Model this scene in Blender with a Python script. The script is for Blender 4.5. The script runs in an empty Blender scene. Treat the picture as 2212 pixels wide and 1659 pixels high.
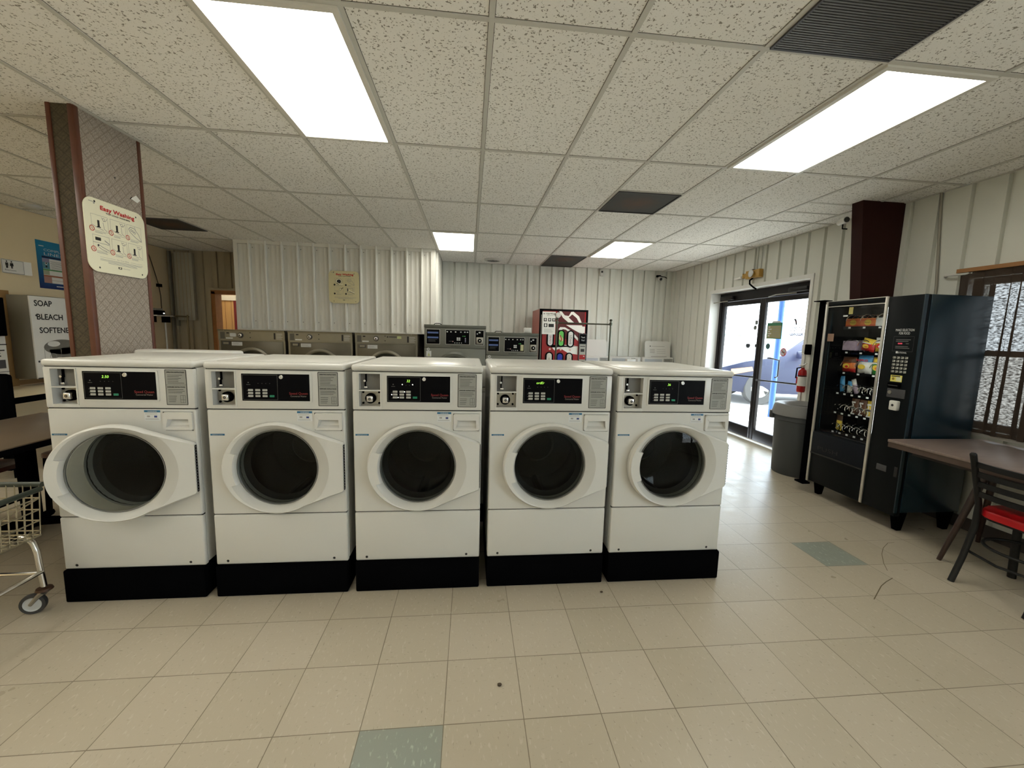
import bpy, bmesh, math, random
from mathutils import Matrix, Vector
random.seed(7)
SC = bpy.context.scene
COL = SC.collection
PI = math.pi
# ------------------------------------------------------------------ camera
_yaw, _pit, _rol, _f = .1046, -.1225, .0268, 880.66
_cy, _sy = math.cos(_yaw), math.sin(_yaw)
_fw = Vector((_sy*math.cos(_pit), _cy*math.cos(_pit), math.sin(_pit)))
_rt = Vector((_cy, -_sy, 0)); _up = _rt.cross(_fw)
_r2 = _rt*math.cos(_rol)+_up*math.sin(_rol); _u2 = -_rt*math.sin(_rol)+_up*math.cos(_rol)
cam = bpy.data.objects.new('camera', bpy.data.cameras.new('camera')); COL.objects.link(cam)
cam.data.sensor_width = 36; cam.data.lens = _f/2212*36; cam.data.clip_start = .02; cam.data.clip_end = 600
_m = Matrix((_r2, _u2, -_fw)).transposed().to_4x4(); _m.translation = Vector((.0795, -1.6844, 1.4657))
cam.matrix_world = _m
SC.camera = cam
# ------------------------------------------------------------------ view, world, sun
SC.view_settings.view_transform = 'Standard'; SC.view_settings.look = 'None'
SC.view_settings.gamma = 1; SC.view_settings.use_curve_mapping = False
SC.view_settings.exposure = 1.12
W = bpy.data.worlds.new('world'); SC.world = W; W.use_nodes = True
_bg = W.node_tree.nodes['Background']
_bg.inputs[0].default_value = (.80, .90, 1.0, 1); _bg.inputs[1].default_value = 5.0
sun = bpy.data.objects.new('sun', bpy.data.lights.new('sun', 'SUN')); COL.objects.link(sun)
sun.data.energy = 11.0; sun.data.angle = .01; sun.data.color = (1, .97, .9)
sun.rotation_euler = Vector((-.9, .25, -1.1)).to_track_quat('-Z', 'Y').to_euler()
PANEL = 3.9            # radiance of the fluorescent troffers
c = SC.cycles
c.use_denoising = True; c.max_bounces = 7; c.diffuse_bounces = 4; c.glossy_bounces = 3
c.transmission_bounces = 4; c.transparent_max_bounces = 8; c.caustics_reflective = False; c.caustics_refractive = False
c.sample_clamp_indirect = 8
H = 2.758
# ------------------------------------------------------------------ materials
MATS = {}
def M(key, col=(.8, .8, .8), rough=.5, metal=0., var=.06, scale=6., emit=0., spec=.5, bump=0., bscale=200., ecol=None):
    if key in MATS: return MATS[key]
    m = bpy.data.materials.new(key); m.use_nodes = True; MATS[key] = m
    nt = m.node_tree; N = nt.nodes; L = nt.links; b = N['Principled BSDF']
    b.inputs['Roughness'].default_value = rough; b.inputs['Metallic'].default_value = metal
    b.inputs['Specular IOR Level'].default_value = spec
    if var > 0:
        tc = N.new('ShaderNodeTexCoord'); no = N.new('ShaderNodeTexNoise'); no.inputs['Scale'].default_value = scale
        no.inputs['Detail'].default_value = 4
        mx = N.new('ShaderNodeMix'); mx.data_type = 'RGBA'
        L.new(tc.outputs['Object'], no.inputs['Vector']); L.new(no.outputs['Fac'], mx.inputs[0])
        mx.inputs[6].default_value = tuple(x*(1-var) for x in col)+(1,)
        mx.inputs[7].default_value = tuple(min(1, x*(1+var)) for x in col)+(1,)
        L.new(mx.outputs[2], b.inputs['Base Color'])
    else:
        b.inputs['Base Color'].default_value = tuple(col)+(1,)
    if bump > 0:
        tc = N.new('ShaderNodeTexCoord'); no = N.new('ShaderNodeTexNoise'); no.inputs['Scale'].default_value = bscale
        bp = N.new('ShaderNodeBump'); bp.inputs['Strength'].default_value = bump; bp.inputs['Distance'].default_value = .002
        L.new(tc.outputs['Object'], no.inputs['Vector']); L.new(no.outputs['Fac'], bp.inputs['Height']); L.new(bp.outputs[0], b.inputs['Normal'])
    if emit > 0:
        b.inputs['Emission Color'].default_value = tuple(ecol or col)+(1,); b.inputs['Emission Strength'].default_value = emit
    return m
class NT:
    """small node helper"""
    def __init__(s, key):
        s.m = bpy.data.materials.new(key); s.m.use_nodes = True; MATS[key] = s.m
        s.N = s.m.node_tree.nodes; s.L = s.m.node_tree.links; s.b = s.N['Principled BSDF']
        s.tc = s.N.new('ShaderNodeTexCoord')
    def math(s, op, a, b=None, c=None):
        n = s.N.new('ShaderNodeMath'); n.operation = op
        for i, v in enumerate((a, b, c)):
            if v is None: continue
            if isinstance(v, (int, float)): n.inputs[i].default_value = v
            else: s.L.new(v, n.inputs[i])
        return n.outputs[0]
    def mix(s, f, a, b):
        n = s.N.new('ShaderNodeMix'); n.data_type = 'RGBA'
        for i, v in ((0, f), (6, a), (7, b)):
            if isinstance(v, (int, float)): n.inputs[i].default_value = v
            elif isinstance(v, tuple): n.inputs[i].default_value = v+(1,) if len(v) == 3 else v
            else: s.L.new(v, n.inputs[i])
        return n.outputs[2]
    def noise(s, vec, scale, detail=3, rough=.5):
        n = s.N.new('ShaderNodeTexNoise'); n.inputs['Scale'].default_value = scale
        n.inputs['Detail'].default_value = detail; n.inputs['Roughness'].default_value = rough
        s.L.new(vec, n.inputs['Vector']); return n.outputs['Fac']
    def mapping(s, vec, scale=(1, 1, 1), rot=(0, 0, 0), loc=(0, 0, 0)):
        n = s.N.new('ShaderNodeMapping'); n.inputs['Scale'].default_value = scale
        n.inputs['Rotation'].default_value = rot; n.inputs['Location'].default_value = loc
        s.L.new(vec, n.inputs['Vector']); return n.outputs[0]
    def sep(s, vec):
        n = s.N.new('ShaderNodeSeparateXYZ'); s.L.new(vec, n.inputs[0]); return n.outputs
    def ramp(s, f, a, b):
        n = s.N.new('ShaderNodeMapRange'); n.inputs[1].default_value = a; n.inputs[2].default_value = b
        s.L.new(f, n.inputs[0]); return n.outputs[0]
    def bump(s, h, strength=.3, dist=.002):
        n = s.N.new('ShaderNodeBump'); n.inputs['Strength'].default_value = strength; n.inputs['Distance'].default_value = dist
        s.L.new(h, n.inputs['Height']); s.L.new(n.outputs[0], s.b.inputs['Normal'])
def glass(key, tint=(.9, .95, .93), ior=1.45, rough=.0):
    m = bpy.data.materials.new(key); m.use_nodes = True; MATS[key] = m
    N = m.node_tree.nodes; L = m.node_tree.links; N.remove(N['Principled BSDF'])
    t = N.new('ShaderNodeBsdfTransparent'); t.inputs[0].default_value = tuple(tint)+(1,)
    g = N.new('ShaderNodeBsdfGlossy'); g.inputs['Roughness'].default_value = rough
    lw = N.new('ShaderNodeLayerWeight'); pw = N.new('ShaderNodeMath'); pw.operation = 'POWER'; pw.inputs[1].default_value = 5
    f = N.new('ShaderNodeMath'); f.operation = 'MULTIPLY_ADD'; F0 = ((ior-1)/(ior+1))**2*1.8; f.inputs[1].default_value = .7; f.inputs[2].default_value = F0
    lw.inputs[0].default_value = .5; L.new(lw.outputs['Facing'], pw.inputs[0]); L.new(pw.outputs[0], f.inputs[0])
    mx = N.new('ShaderNodeMixShader'); L.new(f.outputs[0], mx.inputs[0]); L.new(t.outputs[0], mx.inputs[1]); L.new(g.outputs[0], mx.inputs[2])
    L.new(mx.outputs[0], N['Material Output'].inputs[0]); return m
# ------------------------------------------------------------------ mesh builder
class MB:
    def __init__(s): s.bm = bmesh.new(); s.mats = []
    def mi(s, m):
        if m not in s.mats: s.mats.append(m)
        return s.mats.index(m)
    def _f(s, vs, m, sm=False):
        try: f = s.bm.faces.new(vs)
        except ValueError: return None
        f.material_index = s.mi(m); f.smooth = sm; return f
    def poly(s, pts, m): return s._f([s.bm.verts.new(p) for p in pts], m)
    def box(s, x0, x1, y0, y1, z0, z1, m, bev=0, seg=2, T=None):
        v = [s.bm.verts.new(p) for p in ((x0,y0,z0),(x1,y0,z0),(x1,y1,z0),(x0,y1,z0),(x0,y0,z1),(x1,y0,z1),(x1,y1,z1),(x0,y1,z1))]
        fs = [s._f([v[i] for i in q], m) for q in ((0,3,2,1),(4,5,6,7),(0,1,5,4),(1,2,6,5),(2,3,7,6),(3,0,4,7))]
        if T is not None:
            for a in v: a.co = T @ a.co
        if bev > 0:
            es = list({e for f in fs for e in f.edges})
            r = bmesh.ops.bevel(s.bm, geom=es, offset=bev, segments=seg, profile=.5, affect='EDGES')
            k = s.mi(m)
            for f in r['faces']: f.material_index = k; f.smooth = True
        return s
    def prism(s, pts, o, u, v, d0, d1, m, bev=0, seg=2):
        """polygon pts in plane (o,u,v), extruded along n=u x v from d0 to d1"""
        o, u, v = Vector(o), Vector(u), Vector(v); n = u.cross(v)
        A = [s.bm.verts.new(o+u*x+v*y+n*d0) for x, y in pts]; B = [s.bm.verts.new(o+u*x+v*y+n*d1) for x, y in pts]
        k = len(pts)
        fa = s._f(A[::-1], m); fb = s._f(B, m)
        sd = [s._f([A[i], A[(i+1) % k], B[(i+1) % k], B[i]], m, k > 10) for i in range(k)]
        if bev > 0 and fb:
            r = bmesh.ops.bevel(s.bm, geom=list(fb.edges), offset=bev, segments=seg, profile=.5, affect='EDGES')
            q = s.mi(m)
            for f in r['faces']: f.material_index = q; f.smooth = True
        return s
    def rings(s, rows, m, closed=True, cap0=True, cap1=True, sm=True):
        R_ = [[s.bm.verts.new(p) for p in r] for r in rows]
        for a, b in zip(R_[:-1], R_[1:]):
            k = len(a)
            for i in range(k if closed else k-1):
                s._f([a[i], a[(i+1) % k], b[(i+1) % k], b[i]], m, sm)
        if cap0 and closed: s._f(R_[0][::-1], m)
        if cap1 and closed: s._f(R_[-1], m)
        return s
    def tube(s, pts, r, m, seg=8, r1=None, cap=True):
        pts = [Vector(p) for p in pts]; rows = []; n = len(pts); up = None
        for i, p in enumerate(pts):
            t = (pts[min(i+1, n-1)]-pts[max(i-1, 0)]).normalized()
            if up is None:
                up = Vector((0, 0, 1)) if abs(t.z) < .9 else Vector((1, 0, 0))
            a = t.cross(up)
            if a.length < 1e-6: a = t.cross(Vector((0, 1, 0)))
            a.normalize(); b = t.cross(a).normalized(); up = -b if (-b).dot(up) > 0 else b
            rr = r if r1 is None else r+(r1-r)*i/(n-1)
            rows.append([p+(a*math.cos(2*PI*k/seg)+b*math.sin(2*PI*k/seg))*rr for k in range(seg)])
        return s.rings(rows, m, True, cap, cap)
    def lathe(s, prof, o, ax, m, seg=32, a0=0, a1=2*PI, ref=None):
        """prof list of (radius, height along ax)"""
        o, ax = Vector(o), Vector(ax).normalized()
        u = Vector(ref) if ref else (Vector((1, 0, 0)) if abs(ax.x) < .9 else Vector((0, 1, 0)))
        u = (u-ax*u.dot(ax)).normalized(); v = ax.cross(u)
        full = abs(a1-a0-2*PI) < 1e-5; k = seg if full else seg+1
        rows = []
        for r, h in prof:
            if r < 1e-6: rows.append(o+ax*h); continue
            rows.append([o+ax*h+(u*math.cos(a0+(a1-a0)*i/seg)+v*math.sin(a0+(a1-a0)*i/seg))*r for i in range(k)])
        R_ = [s.bm.verts.new(r) if isinstance(r, Vector) else [s.bm.verts.new(p) for p in r] for r in rows]
        for a, b in zip(R_[:-1], R_[1:]):
            for i in range(k if full else k-1):
                j = (i+1) % k
                if isinstance(a, list) and isinstance(b, list): s._f([a[i], a[j], b[j], b[i]], m, True)
                elif isinstance(a, list): s._f([a[i], a[j], b], m, True)
                elif isinstance(b, list): s._f([a, b[j], b[i]], m, True)
        return s
    def disc(s, o, ax, r, m, seg=24):
        o, ax = Vector(o), Vector(ax).normalized(); u = Vector((1, 0, 0)) if abs(ax.x) < .9 else Vector((0, 1, 0))
        u = (u-ax*u.dot(ax)).normalized(); v = ax.cross(u)
        return s.poly([o+(u*math.cos(2*PI*i/seg)+v*math.sin(2*PI*i/seg))*r for i in range(seg)], m)
    def cyl(s, p0, p1, r, m, seg=16, r1=None): return s.tube([p0, p1], r, m, seg, r1)
    def ball(s, o, r, m, seg=16, sc=(1, 1, 1)):
        n = seg//2; rows = []
        for i in range(1, n):
            t = PI*i/n; rows.append([Vector(o)+Vector((r*sc[0]*math.sin(t)*math.cos(2*PI*k/seg), r*sc[1]*math.sin(t)*math.sin(2*PI*k/seg), -r*sc[2]*math.cos(t))) for k in range(seg)])
        return s.rings(rows, m)
    def build(s, name, parent=None, loc=None):
        me = bpy.data.meshes.new(name)
        for f in s.bm.faces: f.normal_update()
        s.bm.to_mesh(me); s.bm.free()
        for m in s.mats: me.materials.append(m)
        try: me.set_sharp_from_angle(angle=.7)
        except Exception: pass
        o = bpy.data.objects.new(name, me); COL.objects.link(o)
        if parent is not None: o.parent = parent
        if loc is not None: o.location = loc
        return o
_TXT = {}
def text_poly(st):
    if st in _TXT: return _TXT[st]
    cu = bpy.data.curves.new('t', 'FONT'); cu.body = st; cu.size = 1; cu.resolution_u = 3
    ob = bpy.data.objects.new('t', cu); me = bpy.data.meshes.new_from_object(ob)
    V = [tuple(v.co)[:2] for v in me.vertices]; F = [list(p.vertices) for p in me.polygons]
    bpy.data.objects.remove(ob); bpy.data.meshes.remove(me); bpy.data.curves.remove(cu)
    _TXT[st] = (V, F); return V, F
class Bd:
    """flat drawing board: layers printed on a plane (o,u,v)"""
    def __init__(s, o, u, v, mb=None):
        s.mb = mb or MB(); s.o, s.u, s.v = Vector(o), Vector(u), Vector(v); s.n = s.u.cross(s.v); s.h = .0006
    def p(s, x, y, l=1): return s.o+s.u*x+s.v*y+s.n*(s.h*l)
    def rect(s, x0, x1, y0, y1, m, l=1): s.mb.poly([s.p(x0, y0, l), s.p(x1, y0, l), s.p(x1, y1, l), s.p(x0, y1, l)], m); return s
    def frame(s, x0, x1, y0, y1, w, m, l=1):
        s.rect(x0, x1, y0, y0+w, m, l); s.rect(x0, x1, y1-w, y1, m, l); s.rect(x0, x0+w, y0+w, y1-w, m, l); s.rect(x1-w, x1, y0+w, y1-w, m, l); return s
    def poly(s, pts, m, l=1): s.mb.poly([s.p(x, y, l) for x, y in pts], m); return s
    def disc(s, x, y, r, m, l=1, ry=None, seg=20): s.poly([(x+r*math.cos(2*PI*i/seg), y+(ry or r)*math.sin(2*PI*i/seg)) for i in range(seg)], m, l); return s
    def ring(s, x, y, r, w, m, l=1, seg=20):
        for i in range(seg):
            a, b = 2*PI*i/seg, 2*PI*(i+1)/seg
            s.poly([(x+r*math.cos(a), y+r*math.sin(a)), (x+r*math.cos(b), y+r*math.sin(b)), (x+(r-w)*math.cos(b), y+(r-w)*math.sin(b)), (x+(r-w)*math.cos(a), y+(r-w)*math.sin(a))], m, l)
        return s
    def line(s, pts, w, m, l=1):
        for (x0, y0), (x1, y1) in zip(pts[:-1], pts[1:]):
            d = math.hypot(x1-x0, y1-y0) or 1; nx, ny = -(y1-y0)/d*w/2, (x1-x0)/d*w/2
            s.poly([(x0+nx, y0+ny), (x0-nx, y0-ny), (x1-nx, y1-ny), (x1+nx, y1+ny)], m, l)
        return s
    def pill(s, x0, x1, y0, y1, m, l=1):
        r = (x1-x0)/2; cx = (x0+x1)/2
        s.poly([(cx+r*math.cos(a), y1-r+r*math.sin(a)) for a in [PI*i/12 for i in range(13)]]+[(cx+r*math.cos(a), y0+r+r*math.sin(a)) for a in [PI+PI*i/12 for i in range(13)]], m, l); return s
    def text(s, st, x, y, size, m, l=2, al='C', w=None, shear=0., rot=0., bold=0.):
        if bold:
            for dx, dy in ((-bold, 0), (bold, 0), (0, bold), (0, -bold)): s.text(st, x+dx, y+dy, size, m, l+.1*(1+dx/bold+2*dy/bold), al, w, shear, rot)
        V, F = text_poly(st)
        if not V: return s
        x0, x1 = min(a[0] for a in V), max(a[0] for a in V)
        k = size*1.0; kx = k if w is None else w/(x1-x0)
        off = {'C': (x0+x1)/2, 'L': x0, 'R': x1}[al]
        cr, sr = math.cos(rot), math.sin(rot); vs = []
        for a, b in V:
            px, py = (a-off)*kx+b*k*shear, b*k
            vs.append(s.mb.bm.verts.new(s.p(x+px*cr-py*sr, y+px*sr+py*cr, l)))
        for f in F: s.mb._f([vs[i] for i in f], m)
        return s
    def build(s, name, parent=None): return s.mb.build(name, parent)
def rrect(x0, x1, y0, y1, r, n=5):
    P = []
    for cx, cy, a in ((x1-r, y1-r, 0), (x0+r, y1-r, PI/2), (x0+r, y0+r, PI), (x1-r, y0+r, 1.5*PI)):
        P += [(cx+r*math.cos(a+PI/2*i/n), cy+r*math.sin(a+PI/2*i/n)) for i in range(n+1)]
    return P
def tag(o, label=None, cat=None, group=None, kind=None):
    if label: o['label'] = label
    if cat: o['category'] = cat
    if group: o['group'] = group
    if kind: o['kind'] = kind
    return o
def thing(name, loc, label, cat, rz=0, group=None):
    o = bpy.data.objects.new(name, None); COL.objects.link(o); o.location = loc; o.rotation_euler = (0, 0, rz); o.empty_display_size = .1
    return tag(o, label, cat, group)
def struct(mb, name, parent=None):
    o = mb.build(name, parent)
    if parent is None: o['kind'] = 'structure'
    return o
def dup(root, loc, rz=None, label=None, group=None):
    def cp(o, par):
        n = o.copy(); COL.objects.link(n)
        if par is not None: n.parent = par
        for ch in list(o.children): cp(ch, n)
        return n
    r = cp(root, None); r.location = loc
    if rz is not None: r.rotation_euler = (0, 0, rz)
    if label: r['label'] = label
    if group: r['group'] = group
    return r
XA, YA, ZA = Vector((1, 0, 0)), Vector((0, 1, 0)), Vector((0, 0, 1))
FRONT = (XA, ZA)      # board facing -Y
EAST = (YA, ZA)       # board facing +X
WEST = (-YA, ZA)      # board facing -X
NORTH = (-XA, ZA)     # board facing +Y
# shared materials
wht = M('white_enamel', (.615, .61, .575), .28, var=.02, scale=3)
wht2 = M('white_plastic', (.63, .625, .59), .38, var=.02)
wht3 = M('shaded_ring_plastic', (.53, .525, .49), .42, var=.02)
blk = M('black_paint', (.0025, .0025, .003), .5, var=.2, spec=.0)
blkg = M('black_gloss', (.003, .003, .004), .35, var=.1, spec=.05)
dkg = M('dark_gray', (.05, .05, .055), .5)
chrome = M('chrome', (.75, .75, .76), .18, 1., var=.05, scale=40)
steel = M('brushed_steel', (.42, .40, .35), .38, .85, var=.12, scale=9)
lblg = M('label_gray', (.30, .305, .28), .5)
ink = M('ink_black', (.012, .012, .012), .6, var=.1)
red = M('ink_red', (.55, .02, .02), .5)
paper = M('paper_white', (.8, .79, .75), .6, var=.03)
cream = M('sign_cream', (.80, .77, .58), .45, var=.03)
# ================================================================== the room
def floor_mat():
    t = NT('vinyl_tile'); v = t.tc.outputs['Object']; x, y, _ = t.sep(v)
    S = .3048
    gx, gy = t.math('DIVIDE', x, S), t.math('DIVIDE', y, S)
    ix, iy = t.math('FLOOR', gx), t.math('FLOOR', gy)
    fx, fy = t.math('FRACT', gx), t.math('FRACT', gy)
    ex = t.math('MINIMUM', fx, t.math('SUBTRACT', 1, fx)); ey = t.math('MINIMUM', fy, t.math('SUBTRACT', 1, fy))
    e = t.math('MINIMUM', ex, ey)
    wn = t.N.new('ShaderNodeTexWhiteNoise'); wn.noise_dimensions = '2D'
    cb = t.N.new('ShaderNodeCombineXYZ'); t.L.new(ix, cb.inputs[0]); t.L.new(iy, cb.inputs[1]); t.L.new(cb.outputs[0], wn.inputs['Vector'])
    rnd = wn.outputs['Value']
    jw = t.math('MULTIPLY_ADD', t.noise(v, 3.1), .008, .0012)
    joint = t.math('LESS_THAN', e, jw)
    a = t.noise(t.mapping(v, (1, 3.2, 1), (0, 0, .5)), 42, 2); b = t.noise(t.mapping(v, (3.2, 1, 1), (0, 0, .5)), 42, 2)
    alt = t.math('MODULO', t.math('ADD', t.math('ABSOLUTE', ix), t.math('ABSOLUTE', iy)), 2)
    fl = t.math('ADD', t.math('MULTIPLY', a, alt), t.math('MULTIPLY', b, t.math('SUBTRACT', 1, alt)))
    dark = t.ramp(fl, .66, .74); lite = t.ramp(t.noise(t.mapping(v, (2.6, 1, 1), (0, 0, 1.1)), 30, 2), .60, .72)
    base = t.mix(rnd, (.425, .375, .285), (.475, .42, .33))
    base = t.mix(t.math('MULTIPLY', lite, .45), base, (.58, .54, .45))
    base = t.mix(t.math('MULTIPLY', dark, .75), base, (.25, .21, .15))
    g1 = t.math('MULTIPLY', t.math('COMPARE', ix, -1, .1), t.math('COMPARE', iy, -2, .1))
    g2 = t.math('MULTIPLY', t.math('COMPARE', ix, 8, .1), t.math('COMPARE', iy, 2, .1))
    gg = t.math('MAXIMUM', g1, g2)
    green = t.mix(lite, (.25, .275, .235), (.42, .45, .39))
    base = t.mix(gg, base, green)
    soil = t.ramp(t.noise(v, 1.3, 5, .6), .52, .72)
    base = t.mix(t.math('MULTIPLY', soil, .18), base, (.33, .28, .20))
    base = t.mix(t.math('MULTIPLY', joint, .8), base, (.11, .085, .05))
    t.L.new(base, t.b.inputs['Base Color'])
    rg = t.math('MULTIPLY_ADD', t.noise(v, 9, 4), .25, .20)
    t.L.new(rg, t.b.inputs['Roughness'])
    t.bump(t.math('ADD', t.math('MULTIPLY', t.noise(v, 7, 2), .8), t.math('MULTIPLY', joint, -.4)), .12, .004)
    return t.m
def ceil_mat():
    t = NT('acoustic_tile'); v = t.tc.outputs['Object']
    n1 = t.noise(t.mapping(v, (1, 1, 1)), 80, 2, .6)
    holes = t.ramp(n1, .605, .64)
    n2 = t.noise(t.mapping(v, (1, 1, 1), loc=(5, 3, 0)), 210, 2)
    fine = t.ramp(n2, .64, .72)
    mod = t.ramp(t.noise(v, .8, 2), .3, .7)
    base = t.mix(mod, (.90, .885, .84), (.93, .92, .89))
    base = t.mix(t.math('MULTIPLY', fine, .35), base, (.30, .27, .21))
    base = t.mix(t.math('MULTIPLY', holes, .8), base, (.16, .14, .10))
    t.L.new(base, t.b.inputs['Base Color']); t.b.inputs['Roughness'].default_value = .9
    t.b.inputs['Specular IOR Level'].default_value = .1
    return t.m
X0, X1, Y0, Y1 = -5.15, 4.06, -4.2, 6.15
mb = MB(); mb.box(X0-.1, X1+.1, Y0-.1, Y1+.1, -.1, 0, floor_mat()); struct(mb, 'floor')
mb = MB(); mb.box(X0-.1, X1+.1, Y0-.1, Y1+.1, H, H+.1, ceil_mat()); struct(mb, 'ceiling')
tee = M('tee_bar_white', (.60, .59, .54), .45, var=.03)
mb = MB(); GX = [.15+.6096*k for k in range(-8, 7)]; GY = [.179+1.2192*k for k in range(-3, 5)]
gap = M('grid_reveal_shade', (.10, .09, .07), .9)  # dark strips paint the shadow reveal along each tee bar
for gx in GX: mb.box(gx-.012, gx+.012, Y0, Y1, H-.005, H+.001, tee); mb.box(gx-.0145, gx+.0145, Y0, Y1, H-.0008, H+.001, gap)
for gy in GY: mb.box(X0, X1, gy-.012, gy+.012, H-.0055, H+.001, tee); mb.box(X0, X1, gy-.0145, gy+.0145, H-.0009, H+.001, gap)
cells = {(2, -1): 1, (2, 1): 1, (2, 3): 0}
for gy, i in ((-.43, 2), (2.008, 2), (5.67, 2), (3.92+.61-.61, -7), (2.008, 5), (2.3, 5)):
    mb.box(GX[i+8], GX[i+8]+.6096, gy-.0125, gy+.0125, H-.004, H+.001, tee)
for a in (X0, X1-.022): mb.box(a, a+.022, Y0, Y1, H-.006, H, tee)
for a in (Y0, Y1-.022): mb.box(X0, X1, a, a+.022, H-.006, H, tee)
struct(mb, 'trim_1')
liner = M('painted_liner_panel', (.68, .69, .635), .5, var=.04, scale=2.5)
linerb = M('painted_rib_panel', (.74, .73, .68), .34, var=.03, scale=2.5)
creamw = M('cream_wall_paint', (.82, .68, .44), .8, var=.04, scale=2)
tan = M('tan_panel', (.42, .36, .25), .55, var=.06, scale=2)
screwm = M('screw_head', (.12, .11, .10), .5, .6)
def ribbed(mb, o, u, segs, m, pitch=.2286, rib=((-.019, 0), (-.015, .042), (-.008, .048), (.008, .048), (.015, .042), (.019, 0)), minor=(.076, .152), mh=.006, phase=0., recess=False):
    o, u = Vector(o), Vector(u); n = u.cross(ZA)
    k0 = int(min(s[0] for s in segs)/pitch)-2; k1 = int(max(s[1] for s in segs)/pitch)+3
    P = []
    for k in range(k0, k1):
        b = k*pitch+phase
        for dx, h in rib: P.append((b+dx, -h if recess else h))
        for q in minor: P += [(b+q-.014, 0), (b+q-.006, mh), (b+q+.006, mh), (b+q+.014, 0)]
    def hh(a):
        for (xa, ya), (xb, yb) in zip(P[:-1], P[1:]):
            if xa <= a <= xb: return ya+(yb-ya)*(a-xa)/max(1e-9, xb-xa)
        return 0
    for a0, a1, z0, z1 in segs:
        Q = [(a0, hh(a0))]+[p for p in P if a0 < p[0] < a1]+[(a1, hh(a1))]
        lo = [mb.bm.verts.new(o+u*a+n*h+ZA*z0) for a, h in Q]; hi = [mb.bm.verts.new(o+u*a+n*h+ZA*z1) for a, h in Q]
        for i in range(len(Q)-1): mb._f([lo[i], lo[i+1], hi[i+1], hi[i]], m)
    return mb
# --- right wall (faces -X): door opening Y 2.95..4.88 z..2.22 ; window Y -1.1..1.28 z .80..2.02
DO = (2.83, 4.86, 2.22); WO = (-1.15, 1.27, .82, 2.0); WN = (-4.0, -1.75, .60, 2.3)
def seg_u(y0, y1): return (-y1, -y0)      # u = -Y
segs = []
for y0, y1, z0, z1 in ((DO[1], Y1, 0, H), (DO[0], DO[1], DO[2], H), (WO[1], DO[0], 0, H), (WO[0], WO[1], WO[3], H), (WO[0], WO[1], 0, WO[2]), (WN[1], WO[0], 0, H), (WN[0], WN[1], 0, WN[2]), (WN[0], WN[1], WN[3], H), (Y0, WN[0], 0, H)):
    a, b = seg_u(y0, y1); segs.append((a, b, z0, z1))
mb = MB(); ribbed(mb, (X1, 0, 0), -YA, segs, liner, rib=((-.020, 0), (-.013, .034), (.013, .034), (.020, 0)), minor=(), recess=True, phase=.03)
T = .24
for y0, y1, z0, z1 in ((DO[1], Y1, 0, H), (DO[0], DO[1], DO[2], H), (WO[1], DO[0], 0, H), (WO[0], WO[1], WO[3], H), (WO[0], WO[1], 0, WO[2]), (WN[1], WO[0], 0, H), (WN[0], WN[1], 0, WN[2]), (WN[0], WN[1], WN[3], H), (Y0, WN[0], 0, H)):
    mb.box(X1+.03, X1+T, y0, y1, z0, z1, liner)
# white reveals around the door opening and the window
rev = M('reveal_white', (.74, .74, .72), .45, var=.02)
mb.box(X1-.012, X1+T, DO[1]-.012, DO[1]+.03, 0, DO[2]+.04, rev); mb.box(X1-.012, X1+T, DO[0]-.03, DO[0]+.012, 0, DO[2]+.04, rev)
mb.box(X1-.012, X1+T, DO[0]+.012, DO[1]-.012, DO[2]-.012, DO[2]+.04, rev)
for a, b in ((WO[0]-.03, WO[0]), (WO[1], WO[1]+.05)): mb.box(X1-.02, X1+T, a, b, WO[2]-.05, WO[3]+.05, rev)
mb.box(X1-.02, X1+T, WO[0], WO[1], WO[3], WO[3]+.05, rev); mb.box(X1-.02, X1+T, WO[0], WO[1], WO[2]-.05, WO[2], rev)
struct(mb, 'wall_right')
# --- back wall
mb = MB(); DW = (-4.45, -3.62, 2.07)
ribbed(mb, (0, Y1, 0), XA, [(-.5, X1, 0, H)], liner, rib=((-.018, 0), (-.012, .029), (.012, .029), (.018, 0)), minor=(.108, .124), mh=-.004, recess=True)
mb.box(-.5, X1+.24, Y1+.03, Y1+.15, 0, H, liner); mb.box(X1-.05, X1, Y1-.05, Y1+.03, 0, H, liner, bev=.004)
ribbed(mb, (0, Y1, 0), XA, [(X0, DW[0], 0, H), (DW[0], DW[1], DW[2], H), (DW[1], -.5, 0, H)], tan, rib=((-.018, 0), (-.012, .029), (.012, .029), (.018, 0)), minor=(.108, .124), mh=-.004, recess=True)
for a, b, z0, z1 in ((X0, DW[0], 0, H), (DW[0], DW[1], DW[2], H), (DW[1], -.5, 0, H)): mb.box(a, b, Y1+.03, Y1+.15, z0, z1, tan)
struct(mb, 'wall_back')
# --- dryer bump-out: ribbed panel wall hanging over the dryers, with a return on the right
mb = MB(); BX0, BX1, BY = -3.46, -.505, 5.07
ribbed(mb, (0, BY, 0), XA, [(BX0, BX1, 1.435, H)], linerb, pitch=.2333, phase=.003)
mb.box(BX0, BX1, BY+.012, BY+.05, 1.435, H, linerb)
mb.box(BX0-.02, BX0+.035, BY-.035, BY+.06, 1.42, H, linerb); mb.box(BX1-.05, BX1+.02, BY-.035, BY+.06, 1.42, H, linerb)
mb.box(BX0+.03, BX1-.03, BY-.036, BY, H-.05, H, linerb); mb.box(BX0+.035, BX1-.05, BY-.04, BY+.01, 1.42, 1.445, linerb)
for k in range(-14, -2):
    x = k*.2333+.045
    for z in (1.56, 2.66): mb.cyl((x, BY-.001, z), (x, BY-.008, z), .006, screwm, 6)
struct(mb, 'wall_dryers')
mb = MB(); ribbed(mb, (BX1+.005, 0, 0), YA, [(BY+.05, Y1, 0, H)], linerb, pitch=.239, minor=(.08,))
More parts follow.
